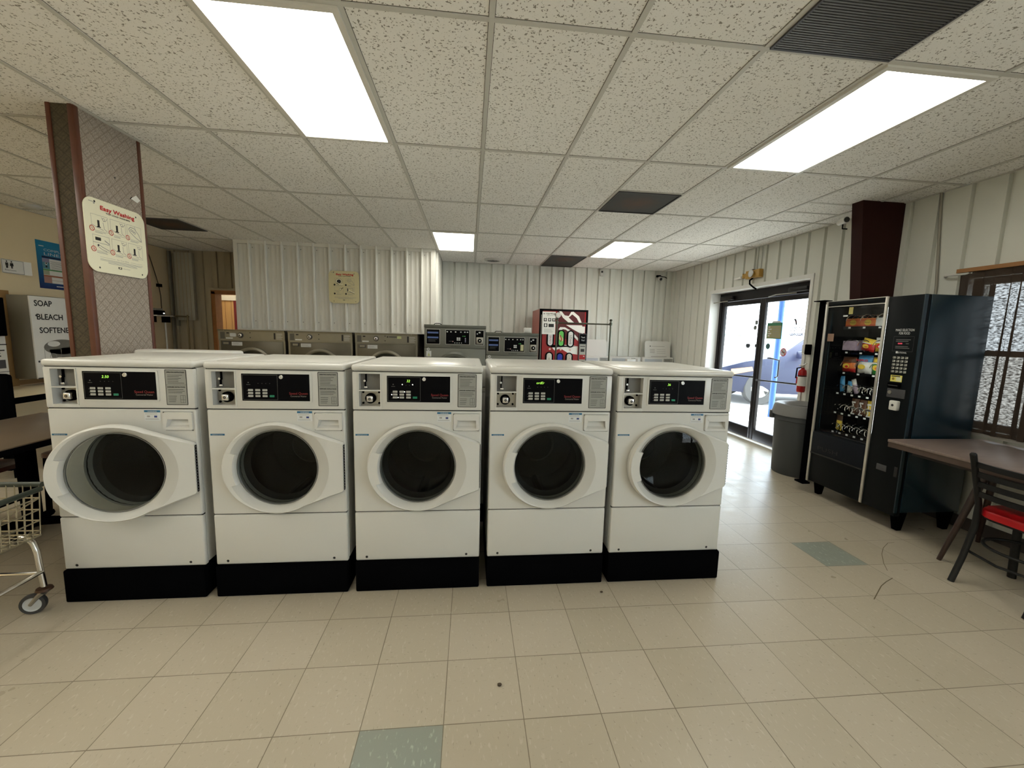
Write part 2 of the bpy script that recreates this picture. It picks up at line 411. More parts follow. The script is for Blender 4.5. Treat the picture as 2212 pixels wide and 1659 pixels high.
mb.box(BX1-.03, BX1, BY+.05, Y1, 0, H, linerb); mb.box(BX1-.03, BX1+.02, BY-.0, BY+.05, 0, 1.419, linerb)
struct(mb, 'wall_dryers_right')
mb = MB(); mb.box(BX0-.02, BX0+.0, BY+.06, Y1, 1.42, H, tan); struct(mb, 'wall_dryers_left')
# --- left wall cream, front wall
mb = MB(); mb.box(X0-.1, X0, Y0-.1, Y1+.1, 0, H, creamw); struct(mb, 'wall_left')
mb = MB(); mb.box(X0, X1, Y0-.12, Y0, 0, H, liner); struct(mb, 'wall_front')
pane = glass('window_glass', (.93, .96, .95)); bronze = M('bronze_anodised', (.010, .008, .009), .4, .0, var=.15, spec=.25)
# --- baseboards
bbm = M('baseboard_dark', (.05, .04, .035), .5)
mb = MB(); mb.box(X1-.012, X1, 1.3, DO[0]-.03, 0, .1, bbm); mb.box(X1-.012, X1, DO[1]+.03, Y1, 0, .1, bbm); mb.box(X1-.012, X1, Y0, 1.3, 0, .1, bbm); struct(mb, 'baseboard_right')
mb = MB(); mb.box(-.48, X1-.012, Y1-.012, Y1, 0, .1, bbm); struct(mb, 'baseboard_back')
# --- window on the right wall (behind the curtain)
mb = MB(); n = 3; w = (WO[1]-WO[0])/n
for k in range(n+1): mb.box(X1+.1, X1+.15, WO[0]+k*w-.025, WO[0]+k*w+.025, WO[2], WO[3], rev)
for z in (WO[2], (WO[2]+WO[3])/2-.02, WO[3]-.045): mb.box(X1+.1, X1+.15, WO[0], WO[1], z, z+.045, rev)
w1 = struct(mb, 'window_1')
g = MB(); g.poly([(X1+.12, WO[0], WO[2]), (X1+.12, WO[1], WO[2]), (X1+.12, WO[1], WO[3]), (X1+.12, WO[0], WO[3])], pane); g.build('pane', w1)
w = (WN[1]-WN[0])/2
mb = MB()
for k in range(3): mb.box(X1+.08, X1+.14, WN[0]+k*w-.03, WN[0]+k*w+.03, WN[2], WN[3], bronze)
for z in (WN[2], WN[3]-.05): mb.box(X1+.08, X1+.14, WN[0], WN[1], z, z+.05, bronze)
w2 = struct(mb, 'window_2_added')  # unseen window, added to bring daylight in from the right
g = MB(); g.poly([(X1+.11, WN[0], WN[2]), (X1+.11, WN[1], WN[2]), (X1+.11, WN[1], WN[3]), (X1+.11, WN[0], WN[3])], pane); g.build('pane', w2)
# --- the room beyond the doorway on the left
pine = NT('knotty_panel'); _v = pine.tc.outputs['Object']
_x = pine.sep(_v)[0]
_st = pine.math('LESS_THAN', pine.math('FRACT', pine.math('DIVIDE', _x, .12)), .06)
_c = pine.mix(pine.noise(pine.mapping(_v, (6, 6, .6)), 3), (.50, .27, .09), (.66, .42, .18))
pine.L.new(pine.mix(_st, _c, (.16, .06, .02)), pine.b.inputs['Base Color']); pine.b.inputs['Roughness'].default_value = .4
hw = M('hall_white', (.78, .74, .64), .6); hr = M('dark_red_paint', (.16, .01, .01), .5)
mb = MB(); mb.box(-6.4, -3.4, 7.6, 7.7, 0, 2.6, hw); mb.box(-6.5, -6.4, Y1+.15, 7.7, 0, 2.6, hw); mb.box(-3.4, -3.3, Y1+.15, 7.7, 0, 2.6, hw)
mb.box(-6.5, -3.3, Y1+.15, 7.7, 2.6, 2.7, hw); mb.box(-6.5, -3.3, Y1+.15, 7.7, -.1, 0, hw); mb.box(-6.5, -5.25, Y1+.15, Y1+.2, 0, 2.6, hw); struct(mb, 'wall_hall')
mb = MB(); hx0, hx1 = -5.17, -4.60
mb.box(hx0-.07, hx0, 7.53, 7.6, 0, 2.10, hw); mb.box(hx1, hx1+.07, 7.53, 7.6, 0, 2.10, hw); mb.box(hx0-.07, hx1+.07, 7.53, 7.6, 2.00, 2.10, hw)
mb.box(hx0, hx1-.10, 7.56, 7.6, 0, 2.00, pine.m); mb.box(hx1-.26, hx1, 7.54, 7.58, 0, 2.00, hr); struct(mb, 'door_2')
mb = MB(); wd = M('orange_wood_jamb', (.38, .15, .045), .4, var=.2, scale=14)
for a, b in ((DW[0]-.02, DW[0]+.045), (DW[1]-.045, DW[1]+.02)): mb.box(a, b, Y1-.02, Y1+.17, 0, DW[2], wd)
mb.box(DW[0]-.02, DW[1]+.02, Y1-.02, Y1+.17, DW[2]-.045, DW[2]+.02, wd)
mb.box(DW[0]-.075, DW[0]-.02, Y1-.03, Y1+.0, 0, DW[2]+.06, tan); mb.box(DW[0]-.02, DW[1]+.06, Y1-.03, Y1, DW[2]+.02, DW[2]+.06, tan)
struct(mb, 'trim_2')
def troffer(name, x, y, label, lx=.6096, ly=1.2192, st=PANEL, group='fluorescent ceiling troffers'):
    t = thing(name, (x, y, H-.004), label, 'ceiling light', group=group)
    m = MB(); fr = M('troffer_frame', (.72, .70, .64), .4)
    w = .028
    m.box(.01, lx-.01, .01, .01+w, -.012, .004, fr); m.box(.01, lx-.01, ly-.01-w, ly-.01, -.012, .004, fr)
    m.box(.01, .01+w, .01+w, ly-.01-w, -.012, .004, fr); m.box(lx-.01-w, lx-.01, .01+w, ly-.01-w, -.012, .004, fr)
    m.build('frame', t)
    m = MB(); m.box(.038, lx-.038, .038, ly-.038, -.006, -.002, DIFF); m.build('diffuser', t)
    return t
dn = NT('prismatic_diffuser'); _v = dn.tc.outputs['Object']
_w = dn.N.new('ShaderNodeTexChecker'); _w.inputs['Scale'].default_value = 150; dn.L.new(_v, _w.inputs['Vector'])
_xx = dn.sep(_v)[0]
_band = dn.math('ABSOLUTE', dn.math('SINE', dn.math('MULTIPLY', _xx, PI/.2032)))
_em = dn.math('ADD', dn.math('MULTIPLY', _band, .5), dn.math('MULTIPLY', _w.outputs['Fac'], .12))
_em = dn.math('MULTIPLY', dn.math('ADD', _em, .75), PANEL)
dn.b.inputs['Base Color'].default_value = (.8, .78, .7, 1); dn.b.inputs['Emission Color'].default_value = (1, .96, .84, 1)
dn.L.new(_em, dn.b.inputs['Emission Strength']); DIFF = dn.m
troffer('ceiling_light', GX[6], .179, 'fluorescent troffer above the two left washers, cut by the top picture edge'.replace('picture edge', 'left ceiling rows'))
troffer('ceiling_light', GX[11], .179, 'long fluorescent troffer in front of the rusty square return grille, nearest the steel column')
troffer('ceiling_light', GX[7], .179+3*1.2192, 'fluorescent troffer near the back wall beside the ribbed dryer partition')
troffer('ceiling_light', GX[11], .179+3*1.2192, 'fluorescent troffer near the back wall on the glass door side')
for k, (i, j) in enumerate(((6, -3), (11, -3), (1, -3), (1, -1), (3, -2), (1, 0))):  # unseen troffers; the last two are added to brighten the left side
    troffer('ceiling_light', GX[i], .179+j*1.2192, 'fluorescent troffer behind the viewer, %s' % ('left of the aisle', 'right of the aisle', 'over the far left corner', 'over the left tables', 'added for light beside the left tables', 'out of view, added to brighten the left tables')[k])
t = thing('hall_light_added', (-4.6, 6.85, 2.55), 'unseen ceiling light added to brighten the small room beyond the wood framed doorway', 'ceiling light')  # lamp added out of sight to light the dark hall
m = MB(); m.box(-.3, .3, -.15, .15, 0, .05, M('hall_lamp_added', (1, 1, 1), .5, var=0, emit=7., ecol=(1, .88, .68))); m.build('diffuser', t)
# return grilles
rust = NT('rusty_grille'); _v = rust.tc.outputs['Object']
_d = rust.N.new('ShaderNodeVectorMath'); _d.operation = 'DISTANCE'; _d.inputs[1].default_value = (.305, .305, 0); rust.L.new(_v, _d.inputs[0])
_r = rust.math('SUBTRACT', 1, rust.ramp(rust.math('ADD', _d.outputs['Value'], rust.math('MULTIPLY', rust.noise(_v, 14), .2)), .12, .33))
_c = rust.mix(_r, (.028, .027, .026), (.085, .035, .015)); rust.L.new(_c, rust.b.inputs['Base Color']); rust.b.inputs['Roughness'].default_value = .55; rust.b.inputs['Metallic'].default_value = .2
def grille(x, y, ly, label, louv=True):
    t = thing('return_grille', (x, y, H-.004), label, 'ceiling vent', group='dark return air grilles')
    m = MB(); m.box(.014, .5956, .014, ly-.014, -.003, .002, rust.m); m.build('backing', t)
    m = MB(); n = 44 if louv else 0
    for k in range(n):
        yy = .03+(ly-.06)*k/(n-1); m.box(.02, .59, yy-.0035, yy+.0035, -.009, -.003, M('grille_slat', (.13, .13, .125), .45, .4))
    fr = dkg
    m.box(.012, .5976, .012, .022, -.01, 0, fr); m.box(.012, .5976, ly-.022, ly-.012, -.01, 0, fr); m.box(.012, .022, .022, ly-.022, -.01, 0, fr); m.box(.5876, .5976, .022, ly-.022, -.01, 0, fr)
    m.build('slat_panel', t)
    return t
grille(GX[10], -.43, .609, 'large slatted dark return grille nearest the viewer with a rust stain')
grille(GX[10], 2.008, .609, 'dark square vent with a rusty smear in the middle of the ceiling', False)
grille(GX[10], 5.06, 1.07, 'dark vent touching the back wall above the red soda machine', False)
grille(GX[1], 3.92, .609, 'plain dark gray vent behind the papered column', False)
# round diffuser, smoke detector
t = thing('round_diffuser', (.46, 5.72, H), 'round white air diffuser at the back wall ceiling', 'ceiling vent')
m = MB(); m.lathe([(.155, 0), (.155, -.014), (.125, -.032), (.108, -.02)], (0, 0, 0), ZA, wht2, 28); m.build('collar', t)
m = MB(); m.disc((0, 0, -.006), -ZA, .11, ink)
for k in range(3): m.lathe([(.095-.03*k, -.004), (.105-.03*k, -.022), (.095-.03*k, -.02)], (0, 0, 0), ZA, dkg, 24)
for k in range(10):
    a = 2*PI*k/10; m.box(-.002, .002, .02, .108, -.02, -.006, wht2, T=Matrix.Rotation(a, 4, 'Z'))
m.build('vane_ring', t)
t = thing('smoke_detector', (-4.870, 3.648, H), 'round cream smoke detector on the ceiling left of the papered column', 'smoke detector')
m = MB(); m.lathe([(.085, 0), (.085, -.02), (.07, -.032), (.04, -.04), (0, -.04)], (0, 0, 0), ZA, wht2, 24); m.build('cover', t)
# ================================================================== front-load washers
dglass = glass('tinted_door_glass', (.50, .52, .51), 1.18)
bowlg = glass('clear_door_bowl', (.80, .82, .80), 1.3)
rub = M('door_gasket', (.015, .015, .014), .6)
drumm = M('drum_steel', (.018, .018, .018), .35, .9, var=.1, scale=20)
pitm = M('recess_gray', (.16, .155, .14), .5)
lime = M('display_lime', (.35, .9, .12), .5, var=0, emit=.42, ecol=(.50, 1, .10))
ledw = M('led_white', (1, 1, .95), .5, var=0, emit=.9)
keym = M('key_gray', (.45, .45, .42), .5)
keyg = M('key_green', (.01, .22, .12), .5)
blue = M('label_blue', (.02, .13, .25), .5)
lwh = M('label_white', (.66, .68, .68), .5)
dim = M('print_dim', (.12, .12, .12), .6)
brown = M('print_gray', (.32, .31, .29), .6)
WD, DEP = .69, .74
def fake_lines(b, x0, x1, ys, h, m, l=2, rag=.35, seed=1):
    r = random.Random(seed)
    for y in ys: b.rect(x0, x1-(x1-x0)*rag*r.random(), y-h/2, y+h/2, m, l)
def front_loader(name, loc, label, disp, leds=(), door_open=0., lock_turn=.0):
    t = thing(name, loc, label, 'washing machine', group='white front load washers in the row')
    Z0, ZP, ZC, ZT, ZL = 0, .288, .86, 1.07, 1.105       # local: stands on a plinth of height .18
    cx, cz, R0 = .345, .548, .207
    # cabinet shell: sides, back, base and a lid
    m = MB()
    m.box(0, .02, .03, DEP, .012, ZT, wht); m.box(WD-.02, WD, .03, DEP, .012, ZT, wht)
    m.box(.02, WD-.02, DEP-.02, DEP, .012, ZT, wht); m.box(.02, WD-.02, .03, DEP-.02, .012, .03, wht)
    for zz in (ZP-.002, ZC, ZT): m.box(.004, WD-.004, .008, .029, zz-.005, zz+.003, ink)
    m.build('cabinet', t)
    m = MB(); m.box(-.004, WD+.004, -.006, DEP+.006, ZT, ZL, wht, bev=.014, seg=3)
    m.box(.035, WD-.035, .05, DEP-.05, ZL-.001, ZL+.0025, wht, bev=.002); m.build('lid', t)
    m = MB(); m.box(0, WD, 0, .03, 0, ZP-.005, wht, bev=.008, seg=3)
    for x in (.06, WD-.075): m.disc((x, -.0008, .022), -YA, .007, ink, 12)
    m.build('lower_panel', t)
    # front panel with the round opening
    m = MB(); n = 192; Rh = .205; z0, z1 = ZP, ZC-.0035; nx_, nz_ = .534, ZC-.1135
    out = []
    for i in range(n):
        a = 2*PI*i/n; dx, dz = math.cos(a), math.sin(a)
        k = min((WD-cx-.008)/abs(dx) if abs(dx) > 1e-6 else 9, (cx-.008)/abs(dx) if abs(dx) > 1e-6 else 9, (((z1-.006)-cz) if dz > 0 else (cz-(z0+.006)))/abs(dz) if abs(dz) > 1e-6 else 9)
        if dx > 0 and dz > 0:
            if cz+dz/dx*(nx_-cx) > nz_: k = min(k, (nx_-cx)/dx)
            elif cx+dx/dz*(nz_-cz) > nx_: k = min(k, (nz_-cz)/dz)
        out.append((cx+dx*k, cz+dz*k))
    A = [m.bm.verts.new((x, 0, z)) for x, z in out]
    B = [m.bm.verts.new((cx+Rh*math.cos(2*PI*i/n), 0, cz+Rh*math.sin(2*PI*i/n))) for i in range(n)]
    C_ = [m.bm.verts.new((cx+Rh*math.cos(2*PI*i/n), .05, cz+Rh*math.sin(2*PI*i/n))) for i in range(n)]
    for i in range(n):
        j = (i+1) % n; m._f([A[j], A[i], B[i], B[j]], wht); m._f([B[i], C_[i], C_[j], B[j]], wht, True)
    # rim frame with rounded outer edges
    for (a, b, c, d) in ((0, .02, z0, z1), (WD-.02, WD, z0, z1)): m.box(a, b, .0005, .03, c, d, wht, bev=.008, seg=3)
    m.box(.006, WD-.006, .0005, .03, z0, z0+.014, wht, bev=.004); m.box(.006, WD-.006, .0005, .03, z1-.014, z1, wht, bev=.004)
    # corner fill triangles between the octant rays and the rectangle corners
    for sx in (0, 1):
        for sz in (0, 1):
            if sx and sz: continue
            X_, Z_ = (WD-.008 if sx else .008), (z1-.006 if sz else z0+.006)
            near = sorted(out, key=lambda p: (p[0]-X_)**2+(p[1]-Z_)**2)
            e1 = min((p for p in out if abs(p[0]-X_) < 1e-6), key=lambda p: abs(p[1]-Z_)); e2 = min((p for p in out if abs(p[1]-Z_) < 1e-6), key=lambda p: abs(p[0]-X_))
            m.poly([(X_, 0, Z_), (e1[0], 0, e1[1]), (e2[0], 0, e2[1])], wht)
    m.build('front_panel', t)
    # drum with lifters and rubber gasket
    m = MB(); m.lathe([(.203, .0), (.212, .035), (.198, .055), (.18, .06)], (cx, .012, cz), YA, rub, 40); m.build('gasket', t)
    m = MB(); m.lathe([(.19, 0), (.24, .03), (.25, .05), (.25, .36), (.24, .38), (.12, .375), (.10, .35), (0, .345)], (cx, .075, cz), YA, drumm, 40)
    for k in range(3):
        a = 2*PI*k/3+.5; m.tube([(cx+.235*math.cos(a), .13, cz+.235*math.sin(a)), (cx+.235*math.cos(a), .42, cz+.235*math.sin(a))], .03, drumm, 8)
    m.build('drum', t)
    # door, hinged on the right; origin at the hinge
    hx = .684
    d = MB(); ox, oz = cx-hx, cz
    thick, yo = .050, -.052
    out = []
    Ro, Rz = .268, .246
    for i in range(37):
        a = math.radians(58+i*(302-58)/36); out.append((Ro*math.cos(a), Rz*math.sin(a)))
    hinge = [(-ox-.006, -.137), (-ox, -.129)]+[(-ox, -.129+.258*k/6) for k in range(1, 6)]+[(-ox, .129), (-ox-.006, .137)]
    p0, p1 = out[-1], hinge[0]; q0, q1 = hinge[-1], out[0]
    outline = out+[(p0[0]+(p1[0]-p0[0])*k/7, p0[1]+(p1[1]-p0[1])*k/7) for k in range(1, 7)]+hinge+[(q0[0]+(q1[0]-q0[0])*k/7, q0[1]+(q1[1]-q0[1])*k/7) for k in range(1, 7)]
    def rin(a): q = min(1, max(0, (math.cos(a)-.35)/.45)); return .236+.028*q*q*(3-2*q)
    # slab ring: outer wall and face to the inner ring
    nI = len(outline)
    O0 = [d.bm.verts.new((ox+x, -.004, x*0+z)) for x, z in outline]
    def yface(x): return yo+.004 if x < .1 else yo+.004+.022*(x-.1)/.24
    O1 = [d.bm.verts.new((ox+x, yface(x)+.012, z)) for x, z in outline]
    O2 = [d.bm.verts.new((ox+x*.972+(0 if x < .3 else .006), yface(x), z*.965)) for x, z in outline]
    inn = []
    for x, z in outline:
        a = math.atan2(z/Rz, x/Ro)
        inn.append(a)
    I1 = [d.bm.verts.new((ox+rin(a)*math.cos(a), yface(rin(a)*math.cos(a))+.003, rin(a)*math.sin(a)*(1 if rin(a) < .24 else .985))) for a in inn]
    for i in range(nI):
        j = (i+1) % nI; sm = i < 36
        d._f([O0[i], O0[j], O1[j], O1[i]], wht2, sm); d._f([O1[i], O1[j], O2[j], O2[i]], wht2, True); d._f([O2[i], O2[j], I1[j], I1[i]], wht2, False)
    bk = d._f(O0[::-1], wht2) if False else None
    door = d.build('door', t, (hx, 0, oz)); 
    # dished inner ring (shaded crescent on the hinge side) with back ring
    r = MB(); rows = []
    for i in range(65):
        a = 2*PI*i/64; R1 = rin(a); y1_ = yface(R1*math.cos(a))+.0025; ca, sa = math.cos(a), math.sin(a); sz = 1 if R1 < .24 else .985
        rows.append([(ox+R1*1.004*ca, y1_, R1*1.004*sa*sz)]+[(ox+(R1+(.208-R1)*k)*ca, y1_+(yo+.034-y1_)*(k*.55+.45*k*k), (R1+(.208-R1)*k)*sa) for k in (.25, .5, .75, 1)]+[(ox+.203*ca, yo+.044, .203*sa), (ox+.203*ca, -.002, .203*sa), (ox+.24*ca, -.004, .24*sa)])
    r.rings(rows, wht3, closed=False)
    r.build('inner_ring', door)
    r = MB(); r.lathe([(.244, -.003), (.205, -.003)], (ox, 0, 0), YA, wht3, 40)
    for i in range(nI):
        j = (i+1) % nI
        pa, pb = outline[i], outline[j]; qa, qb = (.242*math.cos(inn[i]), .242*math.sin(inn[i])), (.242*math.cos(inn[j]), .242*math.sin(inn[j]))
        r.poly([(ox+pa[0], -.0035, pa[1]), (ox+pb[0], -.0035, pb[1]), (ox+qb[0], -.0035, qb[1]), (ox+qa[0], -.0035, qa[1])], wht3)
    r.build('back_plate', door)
    # handle: raised grip filling the ring on the left
    r = MB(); rows = []
    for i in range(15):
        a = math.radians(157+46*i/14); ca, sa = math.cos(a), math.sin(a)
        rows.append([(ox+Ro*1.001*ca, yo+.0155, Rz*1.001*sa), (ox+Ro*.972*ca, yo+.0025, Rz*.965*sa), (ox+.212*ca, yo+.004, .212*sa), (ox+.205*ca, yo+.012, .205*sa), (ox+.2035*ca, yo+.03, .2035*sa)])
    r.rings(rows, wht2, closed=False, sm=False)
    for rr in (rows[0], rows[-1]): r.poly(rr, wht2)
    r.build('handle', door)
    r = MB(); r.lathe([(.2045, yo+.036), (.202, yo+.034), (.200, yo+.036)], (ox, 0, 0), YA, pitm, 48); r.build('glass_rim', door)
    r = MB(); r.lathe([(.200, yo+.036), (.15, yo+.028), (.08, yo+.022), (0, yo+.020)], (ox, 0, 0), YA, dglass, 48)
    r.build('outer_glass', door)
    r = MB(); r.lathe([(.198, yo+.045), (.192, .02), (.182, .07), (.165, .10), (.10, .118), (0, .124)], (ox, 0, 0), YA, bowlg, 48); r.build('glass_bowl', door)
    r = MB(); r.box(-.001, .002, -.020, -.006, -.125, .125, blk)
    for k in range(16): r.box(-.0014, .0026, -.0215, -.005, -.12+k*.0155, -.112+k*.0155, dkg)
    r.build('hinge', door)
    door.rotation_euler = (0, 0, door_open)
    # control console with the coin box recess
    m = MB(); zc0, zc1 = ZC+.0015, ZT-.0035
    cxa, cxb, cza, czb = .034, .146, ZC+.020, ZT-.012
    y1 = .03
    m.box(0, cxa, 0, y1, zc0, zc1, wht, bev=.006); m.box(cxb, WD, 0, y1, zc0, zc1, wht, bev=.006)
    m.box(cxa-.008, cxb+.008, 0, y1, zc0, cza, wht, bev=.004); m.box(cxa-.008, cxb+.008, 0, y1, czb, zc1, wht, bev=.004)
    mid = ZC+.106
    m.box(cxa-.002, cxb+.002, -.002, .07, mid-.003, mid+.003, wht)
    m.box(cxa-.004, cxa+.0012, -.003, .07, cza-.004, czb+.004, wht); m.box(cxb-.0012, cxb+.004, -.003, .07, cza-.004, czb+.004, wht)
    m.box(cxa, cxb, -.0028, .07, cza-.004, cza+.001, wht); m.box(cxa, cxb, -.0028, .07, czb-.001, czb+.004, wht)
    m.box(cxa, cxb, .07, .078, cza, czb, wht)
    m.build('console', t)
    # coin acceptor (upper) and coin box lock (lower)
    cp = MB(); cp.box(cxa+.0015, cxb-.0015, .035, .07, mid+.003, czb, pitm); coin = cp.build('coin_acceptor', t)
    b = MB(); b.box(cxa+.028, cxa+.034, .025, .036, mid+.045, czb-.006, blk); b.box(cxa+.024, cxa+.030, .025, .036, mid+.012, mid+.046, blk)
    b.box(cxa+.022, cxa+.040, .020, .036, mid+.010, mid+.020, chrome, bev=.002); b.cyl((cxa+.025, .036, mid+.05), (cxa+.025, .020, mid+.05), .006, chrome, 12); b.build('coin_slot', coin)
    b = Bd((0, .035, 0), *FRONT); b.ring(cxa+.066, czb-.014, .010, .0012, dim, ); b.line([(cxa+.058, czb-.014), (cxa+.074, czb-.014)], .002, dim); b.build('coin_mark', coin)
    lk = MB(); lk.box(cxa+.0015, cxb-.0015, .045, .07, cza, mid-.003, steel); lkb = lk.build('coin_box', t)
    b = MB(); kx, kz = (cxa+cxb)/2-.004, (cza+mid)/2-.004
    b.lathe([(.028, .045), (.028, .030), (.024, .026), (.020, .026)], (kx, 0, kz), YA, blk, 24)
    b.box(kx-.017, kx+.017, .008, .040, kz-.017, kz+.017, chrome, bev=.006, seg=3)
    b.disc((kx, .0075, kz), -YA, .007, ink, 14); b.ball((kx, .010, kz), .009, chrome, 12, (1, .3, 1)); b.build('lock', lkb)
    for dx in (.012, .096):
        for dz in (.012, .072): b = MB(); b.cyl((cxa+dx, .046, cza+dz), (cxa+dx, .041, cza+dz), .006, blk, 10); b.build('bolt', lkb)
    # black control panel
    x0, x1, za, zb = .181, .516, ZC+.046, ZC+.188
    b = MB(); b.prism(rrect(x0-.010, x1+.010, za-.010, zb+.010, .010), (0, 0, 0), XA, ZA, 0, .004, wht2, bev=.0025)
    b.box(x0, x1, -.0055, 0, za, zb, blkg); cpn = b.build('control_panel', t)
    bd = Bd((0, -.0058, 0), *FRONT); bd.frame(x0+.005, .357, za+.006, zb-.006, .0012, dim)
    for k in range(4): bd.text('o', .262+k*.019, ZC+.136, .008, dim)
    for k in range(3): bd.rect(.205, .214, ZC+.067+k*.0155, ZC+.069+k*.0155, dim)
    bd.disc(.214, ZC+.142, .003, dim); bd.rect(.204, .224, ZC+.130, ZC+.132, dim); bd.build('panel_print', cpn)
    for r_ in range(3):
        for c_ in range(3):
            kb = MB(); kx0 = .212+c_*.035; kz0 = ZC+.0665+r_*.0155
            kb.box(kx0, kx0+.024, -.0085, -.0055, kz0, kz0+.0105, keym, bev=.001, seg=1); kb.box(kx0+.004, kx0+.020, -.0087, -.0085, kz0+.004, kz0+.0065, brown); key = kb.build('key', cpn)
    kb = MB(); kb.box(.317, .340, -.0085, -.0055, ZC+.066, ZC+.077, keyg, bev=.001, seg=1); k_ = kb.build('key', cpn); k_['label'] = 'green start key'
    if disp:
        s_, dx_ = disp; bd = Bd((0, -.006, 0), *FRONT); bd.text(s_, dx_, ZC+.155, .019, lime, al='C', shear=.18); 
        o_ = bd.build('display_digits', cpn); o_['label'] = 'glowing green digits'
    if leds:
        bd = Bd((0, -.0062, 0), *FRONT)
        for lx_, lz_ in leds: bd.disc(lx_, ZC+lz_, .0028, ledw, 2)
        bd.build('indicator_light', cpn)
    b = MB(); b.lathe([(.0115, 0), (.0115, -.004), (.009, -.007), (.004, -.007), (.003, -.004), (0, -.004)], (.377, -.0055, ZC+.172), YA, chrome, 18); b.build('panel_lock', cpn)
    bd = Bd((0, -.0058, 0), *FRONT); bd.text('Speed Queen', .460, ZC+.081, .018, M('logo_red', (.26, .02, .025), .5), w=.092); bd.text('Commercial Washer', .460, ZC+.068, .012, dim if False else M('logo_gray', (.22, .2, .19), .5), w=.080)
    bd.build('logo_print', cpn)
    # instruction plate
    bd = Bd((0, 0, 0), *FRONT); X_, Xb, Za, Zb = .557, .659, ZC+.020, ZC+.202
    bd.poly(rrect(X_, Xb, Za, Zb, .004), ink, 2); bd.poly(rrect(X_+.003, Xb-.003, Za+.003, Zb-.003, .003), lblg, 3)
    bd.text('OPERATING INSTRUCTIONS', (X_+Xb)/2, Zb-.016, .0075, ink, 4, w=.084, bold=.0004)
    bd.rect(X_+.004, Xb-.004, Za+.1035, Za+.1045, ink, 4); bd.text('DISPENSER INSTRUCTIONS', (X_+Xb)/2, Za+.090, .0075, ink, 4, w=.084, bold=.0004)
    fake_lines(bd, X_+.012, Xb-.008, [Zb-.028-.0082*k for k in range(6)], .0018, ink, 4, .6, 3)
    fake_lines(bd, X_+.012, Xb-.008, [Za+.080-.0082*k for k in range(3)], .0018, ink, 4, .5, 4)
    fake_lines(bd, X_+.012, Xb-.038, [Za+.046-.0095*k for k in range(4)], .0018, ink, 4, .4, 5)
    bd.frame(Xb-.034, Xb-.010, Za+.012, Za+.050, .001, ink, 4); bd.line([(Xb-.022, Za+.012), (Xb-.022, Za+.05)], .001, ink, 4); bd.line([(Xb-.034, Za+.028), (Xb-.010, Za+.028)], .001, ink, 4)
    bd.build('instruction_plate', t)
    # dispenser drawer
    b = MB(); X_, Xb, Za, Zb = .535, .678, ZC-.112, ZC-.017
    b.prism(rrect(X_-.0025, Xb+.0025, Za-.0025, Zb+.0025, .012), (0, .032, 0), XA, ZA, 0, .001, pitm)
    O_ = rrect(X_, Xb, Za, Zb, .010, 5); nO = len(O_)
    tr = [(Xb-.020, Zb-.036), (X_+.022, Zb-.036), (X_+.014, Za+.014), (Xb-.014, Za+.014)]
    I_ = []
    for q in range(4):
        for k in range(6): I_.append((tr[q][0]+(.0004*k if q in (1, 2) else -.0004*k), tr[q][1]))
    A = [b.bm.verts.new((x, -.001, z)) for x, z in O_]; B = [b.bm.verts.new((x+(.002 if x < .6 else -.002), -.010, z+(.002 if z < ZC-.06 else -.002))) for x, z in O_]
    Cc = [b.bm.verts.new((x, -.010, z)) for x, z in I_]
    for i in range(nO):
        j = (i+1) % nO; b._f([A[i], A[j], B[j], B[i]], wht2, True); b._f([B[i], B[j], Cc[j], Cc[i]], wht2)
    dr = b.build('dispenser_drawer', t)
    b = MB(); q4 = [Vector((x, -.010, z)) for x, z in tr]; d4 = [Vector((tr[0][0]-.002, .024, tr[0][1]+.006)), Vector((tr[1][0]+.008, .024, tr[1][1]+.006)), Vector((tr[2][0]+.010, .008, tr[2][1]+.012)), Vector((tr[3][0]-.004, .008, tr[3][1]+.012))]
    for i in range(4): b.poly([q4[i], q4[(i+1) % 4], d4[(i+1) % 4], d4[i]], wht2)
    b.poly(d4, wht2); b.build('finger_pull', dr)
    bd = Bd((0, 0, 0), *FRONT); X_, Xb, Za, Zb = .447, .523, ZC-.062, ZC-.008
    bd.rect(X_, Xb, Za, Zb, lwh, 2); bd.rect(X_, Xb, Zb-.011, Zb, blue, 3); bd.text('WARNING', (X_+Xb)/2, Zb-.009, .009, lwh, 4)
    fake_lines(bd, X_+.004, Xb-.004, [Zb-.016, Zb-.021, Za+.010, Za+.006], .0015, brown, 3, .2, 6)
    bd.rect(X_+.012, X_+.026, Za+.018, Za+.026, brown, 3); bd.rect(Xb-.030, Xb-.016, Za+.016, Za+.026, M('print_navy', (.03, .05, .2), .5), 3); bd.build('warning_label', t)
    bd = Bd((0, 0, 0), *FRONT); bd.rect(.012, .082, ZC-.140, ZC-.131, blue, 2); bd.text('IMPORTANT NOTICE', .047, ZC-.1385, .006, lwh, 3, w=.05); bd.build('notice_label', t)
    return t
def plinth(x, w, label):
    m = MB(); m.box(0, w, 0, .70, 0, .178, blk, bev=.008); m.box(.02, w-.02, .01, .69, -.0, .004, blk)
    o = m.build('floor_plinth', None, (x, .525, 0)); tag(o, label, 'plinth', 'black washer plinths'); return o
YF = .54
WX = (-2.015, -1.272, -.541, .194, .922)
mids = ((.241, .149), (.292, .149))
L5 = ('white front load washer with its door ajar at the row left end, display 2.50',
      'white front load washer second from the left end, display unlit',
      'white front load washer in the middle of the row, showing 32 minutes',
      'white front load washer fourth from the left, display reading order, clear view of its drum',
      'white front load washer at the right end of the row, showing 36 minutes')
DSP = (('2.50', .285), None, ('32', .293), ('ordEr', .276), ('36', .297))
LED = ((), (), ((.262, .142), (.316, .142), (.274, .1025), (.206, .087), (.240, .0715)), (), ())
